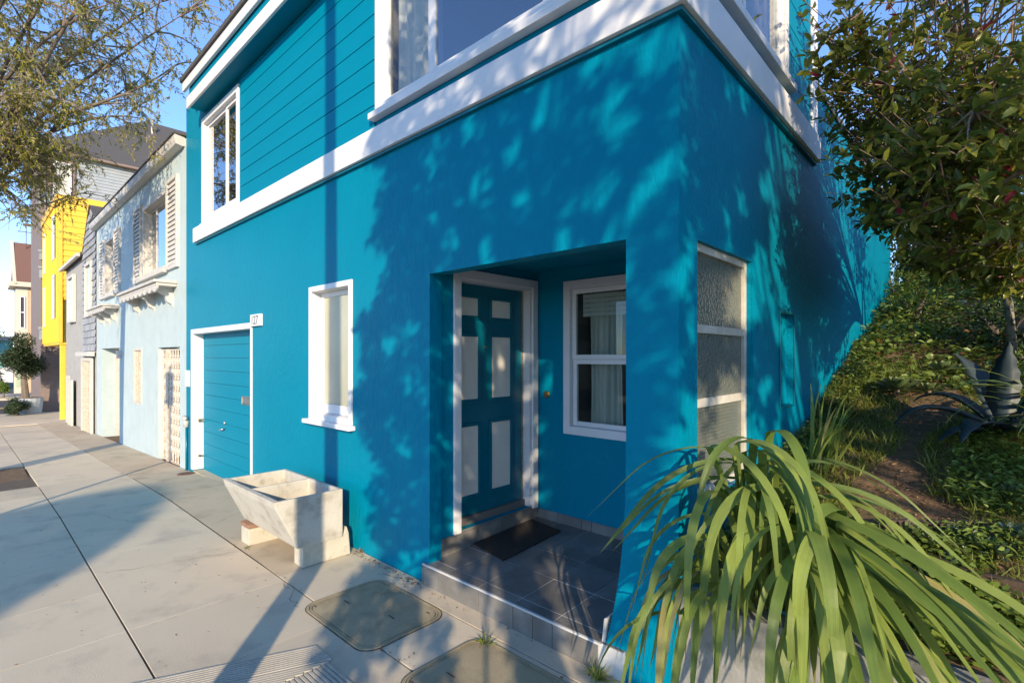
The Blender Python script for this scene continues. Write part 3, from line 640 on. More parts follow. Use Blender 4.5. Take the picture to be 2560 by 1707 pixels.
obj('eave_tiles', MB(lambda a, b, c: (c, a, b)).prism([(-.17, 5.465), (.1, 5.47), (.1, 5.50), (-.17, 5.49)], LBX0-.1, LBX1-.03), 'roof_edge', N1)
def shutter(x0, x1, z0, z1):
    s = obj('shutter', MB(F).frame(x0, x1, z0, z1, .06, .001, .05), 'white_old', N1)
    nn = 17
    for k in range(nn):
        zc = z0+.07+(z1-z0-.14)*(k+.5)/nn
        obj('slat', MB(F).add([(x0+.06, zc-.042, .036), (x1-.06, zc-.042, .036), (x1-.06, zc+.044, .018), (x0+.06, zc+.044, .018), (x0+.06, zc-.04, .038), (x1-.06, zc-.04, .038)], [(0, 1, 2, 3), (0, 1, 5, 4), (4, 5, 2, 3)]), 'white_old', s)
    obj('shutter_back', MB(F).box(x0+.05, x1-.05, z0+.05, z1-.05, .002, .006), 'white_old', s)
wA = window(N1, F, -11.5, -9.65, 3.37, 4.85, w=.09, depth=.12, bars=(-10.95, -9.95), sash=.04, glass='glass_sky', frame_m='white_old', sillb=.06, sill=.09)
shutter(-9.60, -8.93, 3.33, 4.92); shutter(-12.22, -11.55, 3.33, 4.92)
wB = window(N1, F, -15.65, -14.4, 3.33, 4.79, w=.08, depth=.12, bars=(-15.0,), sash=.04, glass='glass', frame_m='white_old', sillb=.06, sill=.09)
shutter(-14.36, -13.75, 3.3, 4.85); shutter(-16.3, -15.7, 3.3, 4.85)
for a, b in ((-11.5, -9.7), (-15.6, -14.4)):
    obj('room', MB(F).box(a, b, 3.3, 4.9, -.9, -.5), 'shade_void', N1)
def shelf(x0, x1, z):
    s = obj('window_shelf', MB(F).box(x0, x1, z, z+.05, .001, .34).box(x0+.03, x1-.03, z-.05, z-.001, .001, .30), 'white_old', N1, bevel=.01)
    n = 9
    for k in range(n):
        c = x0+(x1-x0)*(k+.5)/n; r = (x1-x0)/n/2
        obj('scallop', MB(F).prism([(c+r*math.cos(a), z-.05+.6*r*math.sin(a)) for a in np.linspace(math.pi, 2*math.pi, 7)], .27, .295), 'white_old', s)
    for c in (x0+.35, (x0+x1)/2, x1-.30):
        pr = [(.001, z-.05), (.26, z-.05), (.22, z-.14), (.13, z-.19), (.09, z-.30), (.02, z-.34), (.001, z-.42)]
        obj('bracket', MB(lambda a, b, cc: (cc, -a, b)).prism(pr, c-.05, c+.05), 'white_old', s)
shelf(-12.2, -9.05, 3.05); shelf(-16.2, -13.9, 2.98)
# barred window
f = obj('barred_window', MB(F).frame(-12.40, -11.62, .78, 1.97, .05, -.1, .012), 'white_old', N1)
obj('pane', MB(F).box(-12.35, -11.67, .83, 1.92, -.1, -.09), 'interior_pale', f)
for k in range(5): xx = -12.3+.14*k+.03; obj('bar', MB(F).tube([(xx, .80, -.02), (xx, 1.95, -.02)], .012, 5), 'wrought', f)
for zz in (.95, 1.3, 1.65): obj('bar', MB(F).box(-12.35, -11.67, zz, zz+.02, -.03, -.012), 'wrought', f)
# ornate gate
GY = float(onX(375, 900, NK0)[1])
GT = lambda u, v, w: (u, GY-.315-w, v)
G1 = obj('iron_gate', MB(GT).frame(NK0+.01, -8.93, -.14, 1.93, .03, -.33, -.30), 'wrought', N1)
obj('gate_post', MB(GT).box(-10.0, -9.88, -.16, 1.93, -.34, -.28), 'wrought', G1)
def scroll(cx, cz, r, s, flip):
    return [(cx+flip*r*(1-t_*.8)*math.cos(t_*5.5+1.57), cz+s*r*(1-t_*.8)*math.sin(t_*5.5+1.57), -.315) for t_ in np.linspace(0, 1, 12)]
for i_x in range(9):
    xx = -10.3+.16*i_x
    obj('upright', MB(GT).tube([(xx, -.12, -.315), (xx, 1.9, -.315)], .016, 5), 'wrought', G1)
    for kz in range(9):
        for fl_ in (-1, 1):
            m_ = MB(GT).tube(scroll(xx+.075*(1 if fl_ > 0 else .9), .12+.2*kz, .085, fl_, fl_), .014, 4); obj('scroll', m_, 'wrought', G1)
obj('lock_box', MB(GT).box(-10.0, -9.86, .84, .98, -.279, -.25), 'wrought', G1)
# garage alcove of the pale blue house: door and white jamb
obj('alcove_jamb', MB(SIDE(-16.25)).box(.301, .69, -.9, 2.0, .001, .03), 'white_old', N1)
gdr = obj('alcove_door', MB(F).box(-15.2, -14.0, -.5, 1.95, -.69, -.62), 'white_old', N1)
obj('door_window', MB(F).box(-15.0, -14.6, 1.0, 1.6, -.619, -.612), 'shade_void', gdr)
for k in range(4): obj('door_panel', MB(F).box(-14.5, -14.1, -.3+.52*k, .12+.52*k, -.619, -.605), 'white_old', gdr, bevel=.01)
obj('wall_lamp', MB(F).box(-13.78, -13.66, 1.75, 1.93, .001, .08), 'white_old', N1, bevel=.01)

# grey shingled house with a small gable
N2 = thing('shingle_house', 'grey shingle-clad house with a pointed gable squeezed beside the pale blue house', 'house', (-20, 1, gz(-20)))
SX0, SX1, GBX = -23.7, -16.97, -19.3
def garage_bits(): pass
obj('wall', MB(F).wall(SX0, GBX, -1.2, 4.93, [(-22.5, -21.2, 2.95, 4.5)], -.3, -.05), 'grey_wall', N2)
gab = [(GBX, -1.2), (SX1, -1.2), (SX1, 5.0), (-17.1, 5.62), (-18.0, 6.16), (GBX, 4.93)]
obj('gable_wall', MB(F).prism(gab, -.3, 0), 'grey_wall', N2)
zc = 1.95; r_ = 0
while zc < 5.9:
    xl = GBX if zc < 4.93 else GBX+(zc-4.93)/(6.16-4.93)*(GBX*-1-18.0)
    xr = SX1 if zc < 5.5 else -17.15-(zc-5.5)*1.4
    x = xl+(-.1 if r_ % 2 else 0)
    while x < xr-.02:
        a, b = max(x, xl), min(x+.27, xr)
        if b-a > .04 and not (a < -17.65+1.0 and b > -18.75 and 2.9 < zc < 4.6 and -18.75 < (a+b)/2 < -17.55):
            obj('shingle', MB(F).add([(a+.006, zc, .035), (b-.006, zc, .035), (b-.006, zc+.2, .008), (a+.006, zc+.2, .008), (a+.006, zc, .004), (b-.006, zc, .004)], [(0, 1, 2, 3), (0, 1, 5, 4)]), 'shingle', N2)
        x += .27
    zc += .2; r_ += 1
for a, b in ((-18.7, -17.6), (-22.5, -21.2)):
    f = obj('window', MB(F).frame(a, b, 2.95, 4.55, .09, -.04, .06), 'white_old', N2)
    obj('pane', MB(F).box(a+.09, b-.09, 3.04, 4.46, .0, .012), 'glass_sky', f)
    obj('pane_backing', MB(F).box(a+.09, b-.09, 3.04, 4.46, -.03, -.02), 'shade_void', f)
obj('gable_roof', MB().add([(-17.0, -.04, 5.62), (-18.0, -.04, 6.22), (-18.0, 5, 6.22), (-16.9, 5, 5.55), (GBX-.05, -.04, 4.95), (GBX-.05, 5, 4.95)], [(0, 1, 2, 3), (1, 4, 5, 2)]), 'roof_dark', N2)
obj('low_roof', MB().box(SX0-.1, GBX, -.06, 6, 4.94, 5.02), 'roof_dark', N2)
obj('gutter', MB(F).box(SX0-.1, GBX-.12, 4.90, 5.0, .065, .15), 'white_old', N2)
for a, b, z1_ in ((-19.0, -17.2, 1.75), (-21.9, -21.1, 1.0)):
    f = obj('entry', MB(F).frame(a, b, -.75, z1_, .1, .04, .1, tb=0), 'white_old', N2)
    obj('iron_bars', MB(F).box(a+.1, b-.1, -.75, z1_-.1, .041, .05), 'interior', f)
    for k in range(6): xx = a+.15+(b-a-.3)*k/5; obj('bar', MB(F).box(xx-.02, xx+.02, -.7, z1_-.1, .051, .08), 'wrought', f)
obj('cornice', MB(F).box(-19.25, -17.0, 1.80, 1.92, .04, .2), 'white_old', N2)
obj('small_door', MB(F).box(-23.5, -22.6, -.75, 1.1, -.045, -.02), 'white_old', N2)

# yellow house
N3 = thing('yellow_house', 'tall bright yellow clapboard house with an overhanging bay', 'house', (-27, 1, gz(-27)))
YX0, YX1 = -31.0, -25.1
obj('side_wall', MB(SIDE(YX1)).box(.0, 9, 4.0, 8.0, -.2, 0), 'yellow', N3)
for k in range(17):
    z0 = 4.1+.23*k; obj('clapboard', MB(SIDE(YX1)).add([(.03, z0, .03), (9, z0, .03), (9, z0+.225, .004), (.03, z0+.225, .004), (.03, z0, .001), (9, z0, .001)], [(0, 1, 2, 3), (0, 1, 5, 4)]), 'yellow', N3)
obj('corner_trim', MB().box(YX1-.1, YX1+.05, -.04, .08, 2.33, 8.0), 'yellow', N3)
obj('front_wall', MB(F).wall(YX0, YX1-.1, 2.33, 8.0, [(-26.9, -26.2, 3.4, 5.0), (-26.9, -26.2, 5.8, 7.4), (-30.3, -29.5, 3.2, 4.8), (-30.3, -29.5, 5.6, 7.2)], -.2, 0), 'yellow', N3)
for k in range(14): xx = YX0+.2+.42*k; obj('batten', MB(F).box(xx, xx+.06, 2.36, 7.9, .001, .06), 'yellow', N3)
for a, b in ((3.4, 5.0), (5.8, 7.4)):
    for x0_, dz in ((-26.9, 0), (-30.3, -.2)):
        f = obj('window', MB(F).frame(x0_-.08, x0_+.78, a+dz-.08, b+dz+.08, .1, -.05, .07), 'white_trim', N3); obj('pane', MB(F).box(x0_, x0_+.7, a+dz, b+dz, -.06, -.05), 'glass_sky', f)
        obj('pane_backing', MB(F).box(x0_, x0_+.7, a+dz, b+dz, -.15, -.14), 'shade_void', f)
obj('cornice', MB(F).box(YX0-.1, YX1+.05, 8.001, 8.08, .02, .10).box(YX0-.1, YX1, 7.8, 8.0, .061, .09), 'yellow', N3)
obj('roof', MB().box(YX0, YX1, .02, 9, 8.001, 8.08), 'yellow', N3)
obj('overhang', MB().box(YX0, YX1, .0, 2.5, 2.25, 2.329), 'yellow', N3)
obj('ground_wall', MB(F).box(YX0, YX1, -1.5, 2.25, -1.3, -1.0), 'greyboard', N3)
obj('post', MB().box(-25.35, -25.15, .02, .2, -1.2, 2.249), 'yellow', N3, bevel=.02)

# grey Victorian behind it
N4 = thing('grey_townhouse', 'tall grey clapboard townhouse with brown trim and a dark hipped roof', 'house', (-34, 3, gz(-33)))
VX = -32.5
obj('side_wall', MB(SIDE(VX)).box(1.35, 13, 4, 12.1, -.2, 0), 'greyboard', N4)
for k in range(30):
    z0 = 7.4+.16*k; obj('clapboard', MB(SIDE(VX)).add([(1.4, z0, .03), (13, z0, .03), (13, z0+.155, .004), (1.4, z0+.155, .004), (1.4, z0, .001), (13, z0, .001)], [(0, 1, 2, 3), (0, 1, 5, 4)]), 'greyboard', N4)
obj('bay', MB().box(-38, VX-.05, .02, 1.34, -1.1, 11.6), 'brown_trim', N4)
for z0, h_ in ((2.6, .5), (5.6, .45), (6.5, .35), (9.2, .45)): obj('bay_band', MB(SIDE(VX-.05)).box(-.04, 1.37, z0, z0+h_, .001, .10).box(-.08, 1.4, z0+h_, z0+h_+.12, .001, .16), 'greyboard', N4)
for z0 in (9.75,):
    f = obj('window', MB(SIDE(VX-.05)).frame(.45, 1.15, z0, z0+1.7, .1, .001, .07), 'white_trim', N4)
    obj('pane', MB(SIDE(VX-.05)).box(.55, 1.05, z0+.1, z0+1.6, .002, .02), 'blind', f)
for y_ in (.1, .3, 1.2): obj('pilaster', MB(SIDE(VX-.05)).box(y_, y_+.1, 2.0, 11.5, .001, .06), 'brown_trim', N4)
ap_ = onX(335, 278, -36.5)
e0 = (-39, -.35, 12.0); e1 = (VX+.35, -.35, 12.0); e2 = (VX+.35, 13, 12.0)
obj('roof', MB().add([(-39, -.35, 11.95), (VX+.35, -.35, 11.95), (VX+.35, 13.4, 11.95), (-40, 13.4, 11.95), (-36.5, ap_[1], ap_[2]), (-36.5, ap_[1]+3, ap_[2])], [(0, 1, 4), (1, 2, 5, 4), (2, 3, 5), (0, 1, 2, 3), (3, 0, 4, 5)]), 'roof_dark', N4)
obj('eave', MB().box(VX+.02, VX+.36, -.36, 13.4, 11.82, 11.94).box(-39, VX+.01, -.36, .0, 11.82, 11.94), 'brown_trim', N4)
obj('vent_pipe', MB().tube([(-35.4, ap_[1]+.1, ap_[2]-1.2), (-35.4, ap_[1]+.1, ap_[2]-.3)], .06, 8), 'white_old', N4)

# beige house across the side street
N5 = thing('beige_house', 'beige corner house with a brown shingle roof across the side street', 'house', (-54, 4, -1))
BX = -52
obj('side_wall', MB(SIDE(BX)).box(.75, 9, -1, 7.0, -.3, 0), 'beige', N5)
for k in range(18):
    z0 = 2.5+.25*k; obj('clapboard', MB(SIDE(BX)).add([(.85, z0, .03), (6, z0, .03), (6, z0+.24, .004), (.85, z0+.24, .004)], [(0, 1, 2, 3)]), 'beige', N5)
obj('bay', MB().box(BX-3, BX+.02, .12, .75, 2.4, 7.0), 'cream', N5)
obj('lower_wall', MB(SIDE(BX)).box(.0, 5, -1, 2.39, -.4, -.05), 'cream', N5); obj('green_panel', MB(SIDE(BX)).box(.1, .35, -.5, 2.3, -.049, .0), 'pale_green', N5)
for y0, y1, z0, z1 in ((.28, .6, 3.9, 6.3), (1.0, 1.65, -.4, 2.0)):
    f = obj('window', MB(SIDE(BX+.02)).frame(y0, y1, z0, z1, .07, .001, .06), 'white_trim', N5)
    obj('sash', MB(SIDE(BX+.02)).box(y0+.07, y1-.07, (z0+z1)/2-.04, (z0+z1)/2+.04, .012, .03), 'white_trim', f)
    obj('pane', MB(SIDE(BX+.02)).box(y0+.07, y1-.07, z0+.07, z1-.07, .002, .01), 'shade_void', f)
obj('eave', MB().box(BX-3, BX+.5, -.25, 9, 7.0, 7.35), 'cream', N5)
obj('roof', MB().add([(BX+.5, .1, 7.36), (BX+.5, 9, 7.36), (BX-3, 9, 10.8), (BX-3, .1, 10.8), (BX-7, .1, 7.36), (BX-7, 9, 7.36)], [(0, 1, 2, 3), (3, 2, 5, 4), (0, 3, 4), (1, 2, 5)]), 'roof_brown', N5)
obj('gable_trim', MB().add([(BX+.6, -.1, 7.2), (BX+.6, .1, 7.2), (BX-3, .1, 10.9), (BX-3, -.1, 10.9)], [(0, 1, 2, 3)]), 'cream', N5)
obj('weather_vane', MB().tube([(BX-2.5, .8, 10), (BX-2.5, .8, 12.2)], .03, 5).box(BX-2.52, BX-2.48, .3, 1.3, 11.6, 11.66).prism([(BX-2.5, .6), (BX-2.4, 1.2), (BX-2.6, 1.2)], 12.1, 12.3), 'iron_rust', N5)
N6 = thing('low_teal_building', 'low sea-green building at the far end of the street', 'building', (-75, -1, -1))
obj('wall', MB().box(-80, -75, -8, 1.0, -1, 3.4), 'green_low', N6)
obj('roof', MB().box(-80.3, -74.8, -8.2, 1.2, 3.41, 3.9), 'grey_wall', N6); obj('base', MB().box(-75, -74.9, -8, 1.0, -1, .6), 'white_trim', N6)
N7 = thing('plant_tub', 'pale grey round tub standing on the sidewalk under the clipped tree', 'plant tub', (-31.5, .2, gz(-31.5)))
obj('tub', MB().tube([(-31.5, -.45, gz(-31.5)), (-31.5, -.45, gz(-31.5)+.75)], [.42, .5], 16), 'pot', N7, smooth=False)
obj('soil', MB().tube([(-31.5, -.45, gz(-31.5)+.751), (-31.5, -.45, gz(-31.5)+.76)], .45, 16), 'soil', N7)

# ================================================================ GARDEN BANK ON THE RIGHT
nx, ny = 60, 90; mb = MB()
for j in range(ny+1):
    y = .17+(16-.17)*(j/ny)**1.5
    for i in range(nx+1):
        x = .0+9*(i/nx)**1.3; mb.v.append((x, y, tz(x, y)+RNG.normal(0, .008)))
mb.f = [(j*(nx+1)+i, j*(nx+1)+i+1, (j+1)*(nx+1)+i+1, (j+1)*(nx+1)+i) for j in range(ny) for i in range(nx)]
obj('garden_slope', mb, 'soil', smooth=True, kind='structure')
rw = thing('retaining_wall', 'low weathered concrete retaining wall under the drooping strap-leaved plant', 'wall', (1.5, .05, 0))
mb = MB(); n = 30; prof = [(.0, -.1), (.0, .50), (.025, .565), (.16, .575), (.17, .3)]
for i in range(n+1):
    x = .003+5*i/n
    for a, b in prof: mb.v.append((x, a+RNG.normal(0, .004), b+RNG.normal(0, .005)+(.0 if i % 7 else -.006)))
k = len(prof); mb.f = [(i*k+j, i*k+j+1, (i+1)*k+j+1, (i+1)*k+j) for i in range(n) for j in range(k-1)]
obj('coping', mb, 'concrete_wall', rw)
def rock(name, label, p, s, rz=0.):
    bm = bmesh.new(); bmesh.ops.create_icosphere(bm, subdivisions=3, radius=1); r = np.random.default_rng(int(abs(p[0])*1000))
    ph = r.uniform(0, 6, 9)
    for v in bm.verts:
        d = 1+.16*math.sin(3*v.co.x+ph[0])+.14*math.sin(4*v.co.y+ph[1])+.1*math.sin(7*v.co.z+ph[2])+.06*math.sin(11*v.co.x+ph[3])
        v.co = Vector((v.co.x*s[0], v.co.y*s[1], v.co.z*s[2]))*d+Vector(p)
    me = bpy.data.meshes.new(name); bm.to_mesh(me); bm.free(); return tag(link(name, me, 'stone'), label, 'rock')
p = onT(1797, 1345); rock('rock', 'pale grey rock half hidden among the strap leaves', p+[0, 0, .03], (.07, .09, .07))
p = onT(2215, 708); rock('rock', 'pale flat stone lying on the bank beyond the succulents', p+[0, 0, .05], (.25, .14, .06))
# timber planter
tp = thing('timber_planter', 'old dark timber planter box full of succulents on the bank', 'planter', (1.3, 1.0, .75))
fL = onZ(2185, 1298, .79); bL = onZ(2035, 1192, .90)
def board(a, b, z0, z1, th=.04):
    a = Vector(a[:2]); b = Vector(b[:2]); n = Vector((-(b-a).y, (b-a).x)).normalized()*th
    m_ = MB(); m_.prism([tuple(a), tuple(b), tuple(b+n), tuple(a+n)], z0, z1); return obj('board', m_, 'timber', tp, bevel=.006)
fR = onZ(2420, 1352, .79); bR = onZ(2440, 1200, .90)
fd = Vector(fR[:2])-Vector(fL[:2]); fR2 = Vector(fL[:2])+fd.normalized()*1.6; bd = (Vector(bR[:2])-Vector(bL[:2])).normalized(); bR2 = Vector(bL[:2])+bd*2.0
board(fL, fR2, .69, .785); board(fL, fR2, .585, .687); board(bL, bR2, .78, .895); board(bL, Vector(fL[:2])+Vector((-.02, .0)), .70, .80)

def ribbon(path, widths, m, parent, side=None, name='leaf', fold=.25, twist=0.):
    """a strap leaf: three verts across, folded along its midrib"""
    pts = [Vector(p_) for p_ in path]; n = len(pts); me = bpy.data.meshes.new(name); V = []; UV = []
    sd = Vector(side) if side is not None else Vector((0, 0, 1)).cross(pts[1]-pts[0])
    for i, p_ in enumerate(pts):
        t = (pts[min(i+1, n-1)]-pts[max(i-1, 0)]).normalized()
        s_ = sd-t*sd.dot(t); s_ = s_.normalized() if s_.length > 1e-5 else t.orthogonal().normalized()
        sd = s_; nn = t.cross(s_); a = twist*i/n; s2 = s_*math.cos(a)+nn*math.sin(a); n2 = nn*math.cos(a)-s_*math.sin(a)
        w_ = widths[i]; V += [p_-s2*w_+n2*w_*fold, p_, p_+s2*w_+n2*w_*fold]
    F_ = [(3*i+j, 3*i+j+1, 3*i+j+4, 3*i+j+3) for i in range(n-1) for j in range(2)]
    me.from_pydata([tuple(v) for v in V], [], F_)
    uvl = me.uv_layers.new(name='UVMap')
    for pl in me.polygons:
        pl.use_smooth = True
        for li in pl.loop_indices: vi = me.loops[li].vertex_index; uvl.data[li].uv = (vi % 3, vi//3/n)
    return link(name, me, m, parent)
def strap(base, az, pitch, length, wid, droop, kink, m, parent, nseg=16, floor=True, rs=random):
    """grows up at `pitch`, bends with `droop`, may fold over sharply at fraction `kink`"""
    p_ = Vector(base); h = Vector((math.cos(az), math.sin(az), 0)); a = pitch; path = [p_.copy()]; ds = length/nseg; hs = rs.uniform(-.25, .25)
    for i in range(nseg):
        f_ = (i+1)/nseg
        a -= droop*f_*1.8/nseg
        if kink and abs(f_-kink) < .5/nseg+1e-6: a -= rs.uniform(.9, 1.5)
        a = max(a, -1.45)
        az2 = az+hs*f_; h = Vector((math.cos(az2), math.sin(az2), 0))
        p_ = p_+(h*math.cos(a)+Vector((0, 0, 1))*math.sin(a))*ds
        if floor:
            lim = (tz(p_.x, p_.y)+.02 if p_.y > .17 else (.60 if p_.y > -.02 else .03)) if p_.x > 0 else .03
            if p_.z < lim: p_.z = lim
            if p_.x < .03 and p_.y > -.03: p_.x = .03
        path.append(p_.copy())
    ws_ = [wid*(min(1, .45+2.2*t_) if t_ < .25 else 1)*max(.03, (1-max(0, (t_-.45)/.55)**1.8)) for t_ in np.linspace(0, 1, nseg+1)]
    return ribbon(path, ws_, m, parent, side=(-math.sin(az), math.cos(az), 0), fold=rs.uniform(.05, .3), twist=rs.uniform(-.7, .7))
rs = random.Random(11)
SP = thing('strap_plant', 'large clump of drooping pale green strap leaves spilling over the concrete wall', 'plant', (.5, .2, .58))
def bunch(n, base, spread, az0, azs, pit, lens, wid, droop, kink=None):
    for _ in range(n):
        b = (base[0]+rs.gauss(0, spread), base[1]+rs.gauss(0, spread), base[2])
        k_ = rs.uniform(*kink) if kink and rs.random() < .65 else None
        strap(b, az0+rs.uniform(-azs, azs), rs.uniform(*pit), rs.uniform(*lens), rs.uniform(*wid), rs.uniform(*droop), k_, 'leaf_strap', SP, rs=rs)
R_ = math.radians
def hang(n, base, head, az0, azs, lens, wid, p0, p1, jit=.07):
    """leaves that climb from the base to a fold point and hang from it"""
    for _ in range(n):
        b_ = Vector(base)+Vector((rs.gauss(0, .04), rs.gauss(0, .035), 0)); h_ = Vector(head)+Vector((rs.gauss(0, jit), rs.gauss(0, jit), rs.gauss(-.03, jit*1.3)))
        az = R_(az0+rs.uniform(-azs, azs)); L2 = rs.uniform(*lens); n1, n2 = 6, 13; path = []
        mid = b_.lerp(h_, .55)+Vector((0, 0, .10))
        for i in range(n1):
            t_ = i/n1; path.append(b_*(1-t_)**2+mid*2*t_*(1-t_)+h_*t_*t_)
        q_ = h_.copy(); a = rs.uniform(*p0); a1 = rs.uniform(*p1); sw = rs.uniform(-.3, .3)
        for i in range(n2+1):
            path.append(q_.copy()); t_ = i/n2; az_ = az+sw*t_; a_ = a+(a1-a)*min(1, t_*1.7)
            q_ = q_+(Vector((math.cos(az_), math.sin(az_), 0))*math.cos(a_)+Vector((0, 0, math.sin(a_))))*L2/n2
            if q_.y > -.03 and q_.z < .6: q_.z = .6
            if q_.z < .02: q_.z = .02
            if q_.x < .03 and q_.y > -.03: q_.x = .03
        N_ = len(path); w_ = rs.uniform(*wid)
        ws_ = [w_*(.5+.5*min(1, i/n1) if i < n1 else max(.03, 1-max(0, ((i-n1)/n2-.35)/.65)**1.7)) for i in range(N_)]
        ribbon(path, ws_, 'leaf_strap', SP, side=(-math.sin(az), math.cos(az), 0), fold=rs.uniform(.05, .3), twist=rs.uniform(-.9, .9))
WD = (.012, .023)
hang(25, (.34, .16, .58), (.34, -.02, 1.29), -78, 55, (.55, 1.0), WD, (-.1, .5), (-1.45, -1.2))
hang(4, (.28, .14, .58), (.28, -.04, 1.26), -138, 14, (.65, .85), (.014, .022), (-.1, .2), (-1.0, -.6))
hang(24, (.32, .06, .58), (.24, -.24, .93), -112, 40, (.5, .85), WD, (-.3, .4), (-1.45, -1.1))
hang(18, (.45, .16, .58), (.47, .03, 1.20), -25, 40, (.5, .85), WD, (-.2, .3), (-1.2, -.7))
hang(27, (.62, .08, .58), (.62, -.10, 1.03), -85, 32, (.5, .9), (.014, .027), (-.3, .4), (-1.5, -1.2))
hang(23, (.66, .12, .58), (.70, -.06, 1.05), -14, 20, (.75, 1.15), WD, (-.35, .1), (-.75, -.4))
hang(16, (.66, .12, .58), (.70, -.08, 1.0), -45, 20, (.7, 1.1), WD, (-.35, .1), (-1.1, -.7))
hang(12, (.62, .2, .58), (.55, .10, 1.10), 15, 25, (.5, .8), WD, (-.2, .3), (-1.0, -.5))
# upright young leaves behind
p = onT(1880, 1085)
UP = thing('upright_plant', 'tuft of upright sword leaves beside the teal side wall', 'plant', tuple(p))
for _ in range(34):
    strap((p[0]+rs.gauss(0, .035), p[1]+rs.gauss(0, .035), p[2]-.02), R_(20)+rs.uniform(-1.5, 1.5), rs.uniform(1.1, 1.5), rs.uniform(.35, .72), rs.uniform(.007, .013), rs.uniform(.1, .7), None, 'leaf_strap', UP, nseg=8, rs=rs)
p = onT(2480, 1010)
RP = thing('strap_plant', 'arching strap-leaved plant beside the blue-grey agave', 'plant', tuple(p))
for _ in range(26):
    strap((p[0]+rs.gauss(0, .04), p[1]+rs.gauss(0, .04), p[2]-.02), R_(215)+rs.uniform(-1.0, 1.0), rs.uniform(.6, 1.2), rs.uniform(.6, 1.1), rs.uniform(.010, .019), rs.uniform(1.4, 2.6), None, 'leaf_strap', RP, nseg=12, rs=rs)
# agave
p = onT(2300, 1000)
AG = thing('agave', 'large blue-grey agave with broad thick curling leaves on the bank', 'agave', tuple(p))
def agave_leaf(az, pitch, length, wid, droop):
    P = Vector(p); path = []; a = pitch; q_ = P+Vector((0, 0, .02)); n = 14
    for i in range(n+1):
        path.append(q_.copy()); q_ = q_+(Vector((math.cos(az), math.sin(az), 0))*math.cos(a)+Vector((0, 0, 1))*math.sin(a))*length/n; a -= droop*(i/n)*2/n
        if q_.z < tz(q_.x, q_.y)+.03: q_.z = tz(q_.x, q_.y)+.03
    V = []; Fc = []; sd = Vector((-math.sin(az), math.cos(az), 0)); m_ = MB()
    for i, c_ in enumerate(path):
        t_ = i/n; w_ = wid*(.55+.9*t_ if t_ < .45 else .955*(1-((t_-.45)/.55)**1.6))+.002; th = .022*(1-t_)+.003
        tg = (path[min(i+1, n)]-path[max(i-1, 0)]).normalized(); nn = tg.cross(sd)
        if nn.z < 0: nn = -nn
        ser = .006*(1 if i % 2 else -1)*(t_ < .95)
        m_.v += [tuple(c_-sd*(w_+ser)+nn*w_*.32), tuple(c_+nn*.0), tuple(c_+sd*(w_+ser)+nn*w_*.32), tuple(c_-nn*th)]
    for i in range(n):
        b0, b1 = 4*i, 4*i+4
        for u, v in ((0, 1), (1, 2), (2, 3), (3, 0)): m_.f.append((b0+u, b0+v, b1+v, b1+u))
    return obj('leaf', m_, 'leaf_agave', AG, smooth=True)
for az, pi_, L_, w_, d_ in ((R_(75), 1.35, .66, .095, .15), (R_(205), .55, .72, .07, 2.0), (R_(165), .85, .62, .08, 2.0), (R_(250), .35, .62, .085, 1.5), (R_(290), .3, .6, .09, 1.6), (R_(20), .95, .75, .10, .9), (R_(325), .6, .7, .09, 1.4), (R_(130), 1.15, .70, .095, .8), (R_(228), .15, .5, .07, 1.0)):
    agave_leaf(az, pi_, L_, w_, d_)
# succulent rosettes
def rosette(px, py, r, label, m='leaf_succ', z=None, n=30, up=.4):
    c_ = onT(px, py) if z is None else np.array(onZ(px, py, z)); T_ = thing('succulent', label, 'succulent', tuple(c_))
    zt = (c_[2]) + .02
    P = []; D_ = []; L_ = []
    for i in range(n):
        a = i*2.39996; f_ = (i+.5)/n; el = (1-f_)*1.35+.05-.15*f_
        P.append((c_[0]+.02*math.cos(a), c_[1]+.02*math.sin(a), zt+r*up*(1-f_*.4))); D_.append((math.cos(a)*math.cos(el), math.sin(a)*math.cos(el), math.sin(el)-.12*f_)); L_.append(r*(.45+.55*f_))
    L_ = np.array(L_)
    SPO = (np.array([(0, .10, 0), (0, -.10, 0), (.62, .30, .05), (.62, -.30, .05), (.9, .24, .08), (.9, -.24, .08), (1.02, 0, .09), (.62, 0, -.02), (.3, 0, -.03)]), [(0, 8, 7, 2), (8, 1, 3, 7), (2, 7, 6, 4), (7, 3, 5, 6)])
    leaf_obj('rosette', P, D_, L_, L_*.62, m, T_, SPO, kind=None, roll=.05)
    obj('stem', MB().tube([(c_[0], c_[1], c_[2]-.02), (c_[0], c_[1], zt+r*up)], .014, 6), 'stem_red', T_)
    return T_
rosette(2062, 905, .22, 'large green aeonium rosette beside the mulch path', n=46, up=.12)
rosette(2168, 862, .19, 'dark-shaded aeonium rosette below the shrub trunk', n=36, up=.12)
rosette(2135, 905, .13, 'small aeonium rosette crowded against the larger one by the path', n=30, up=.12)
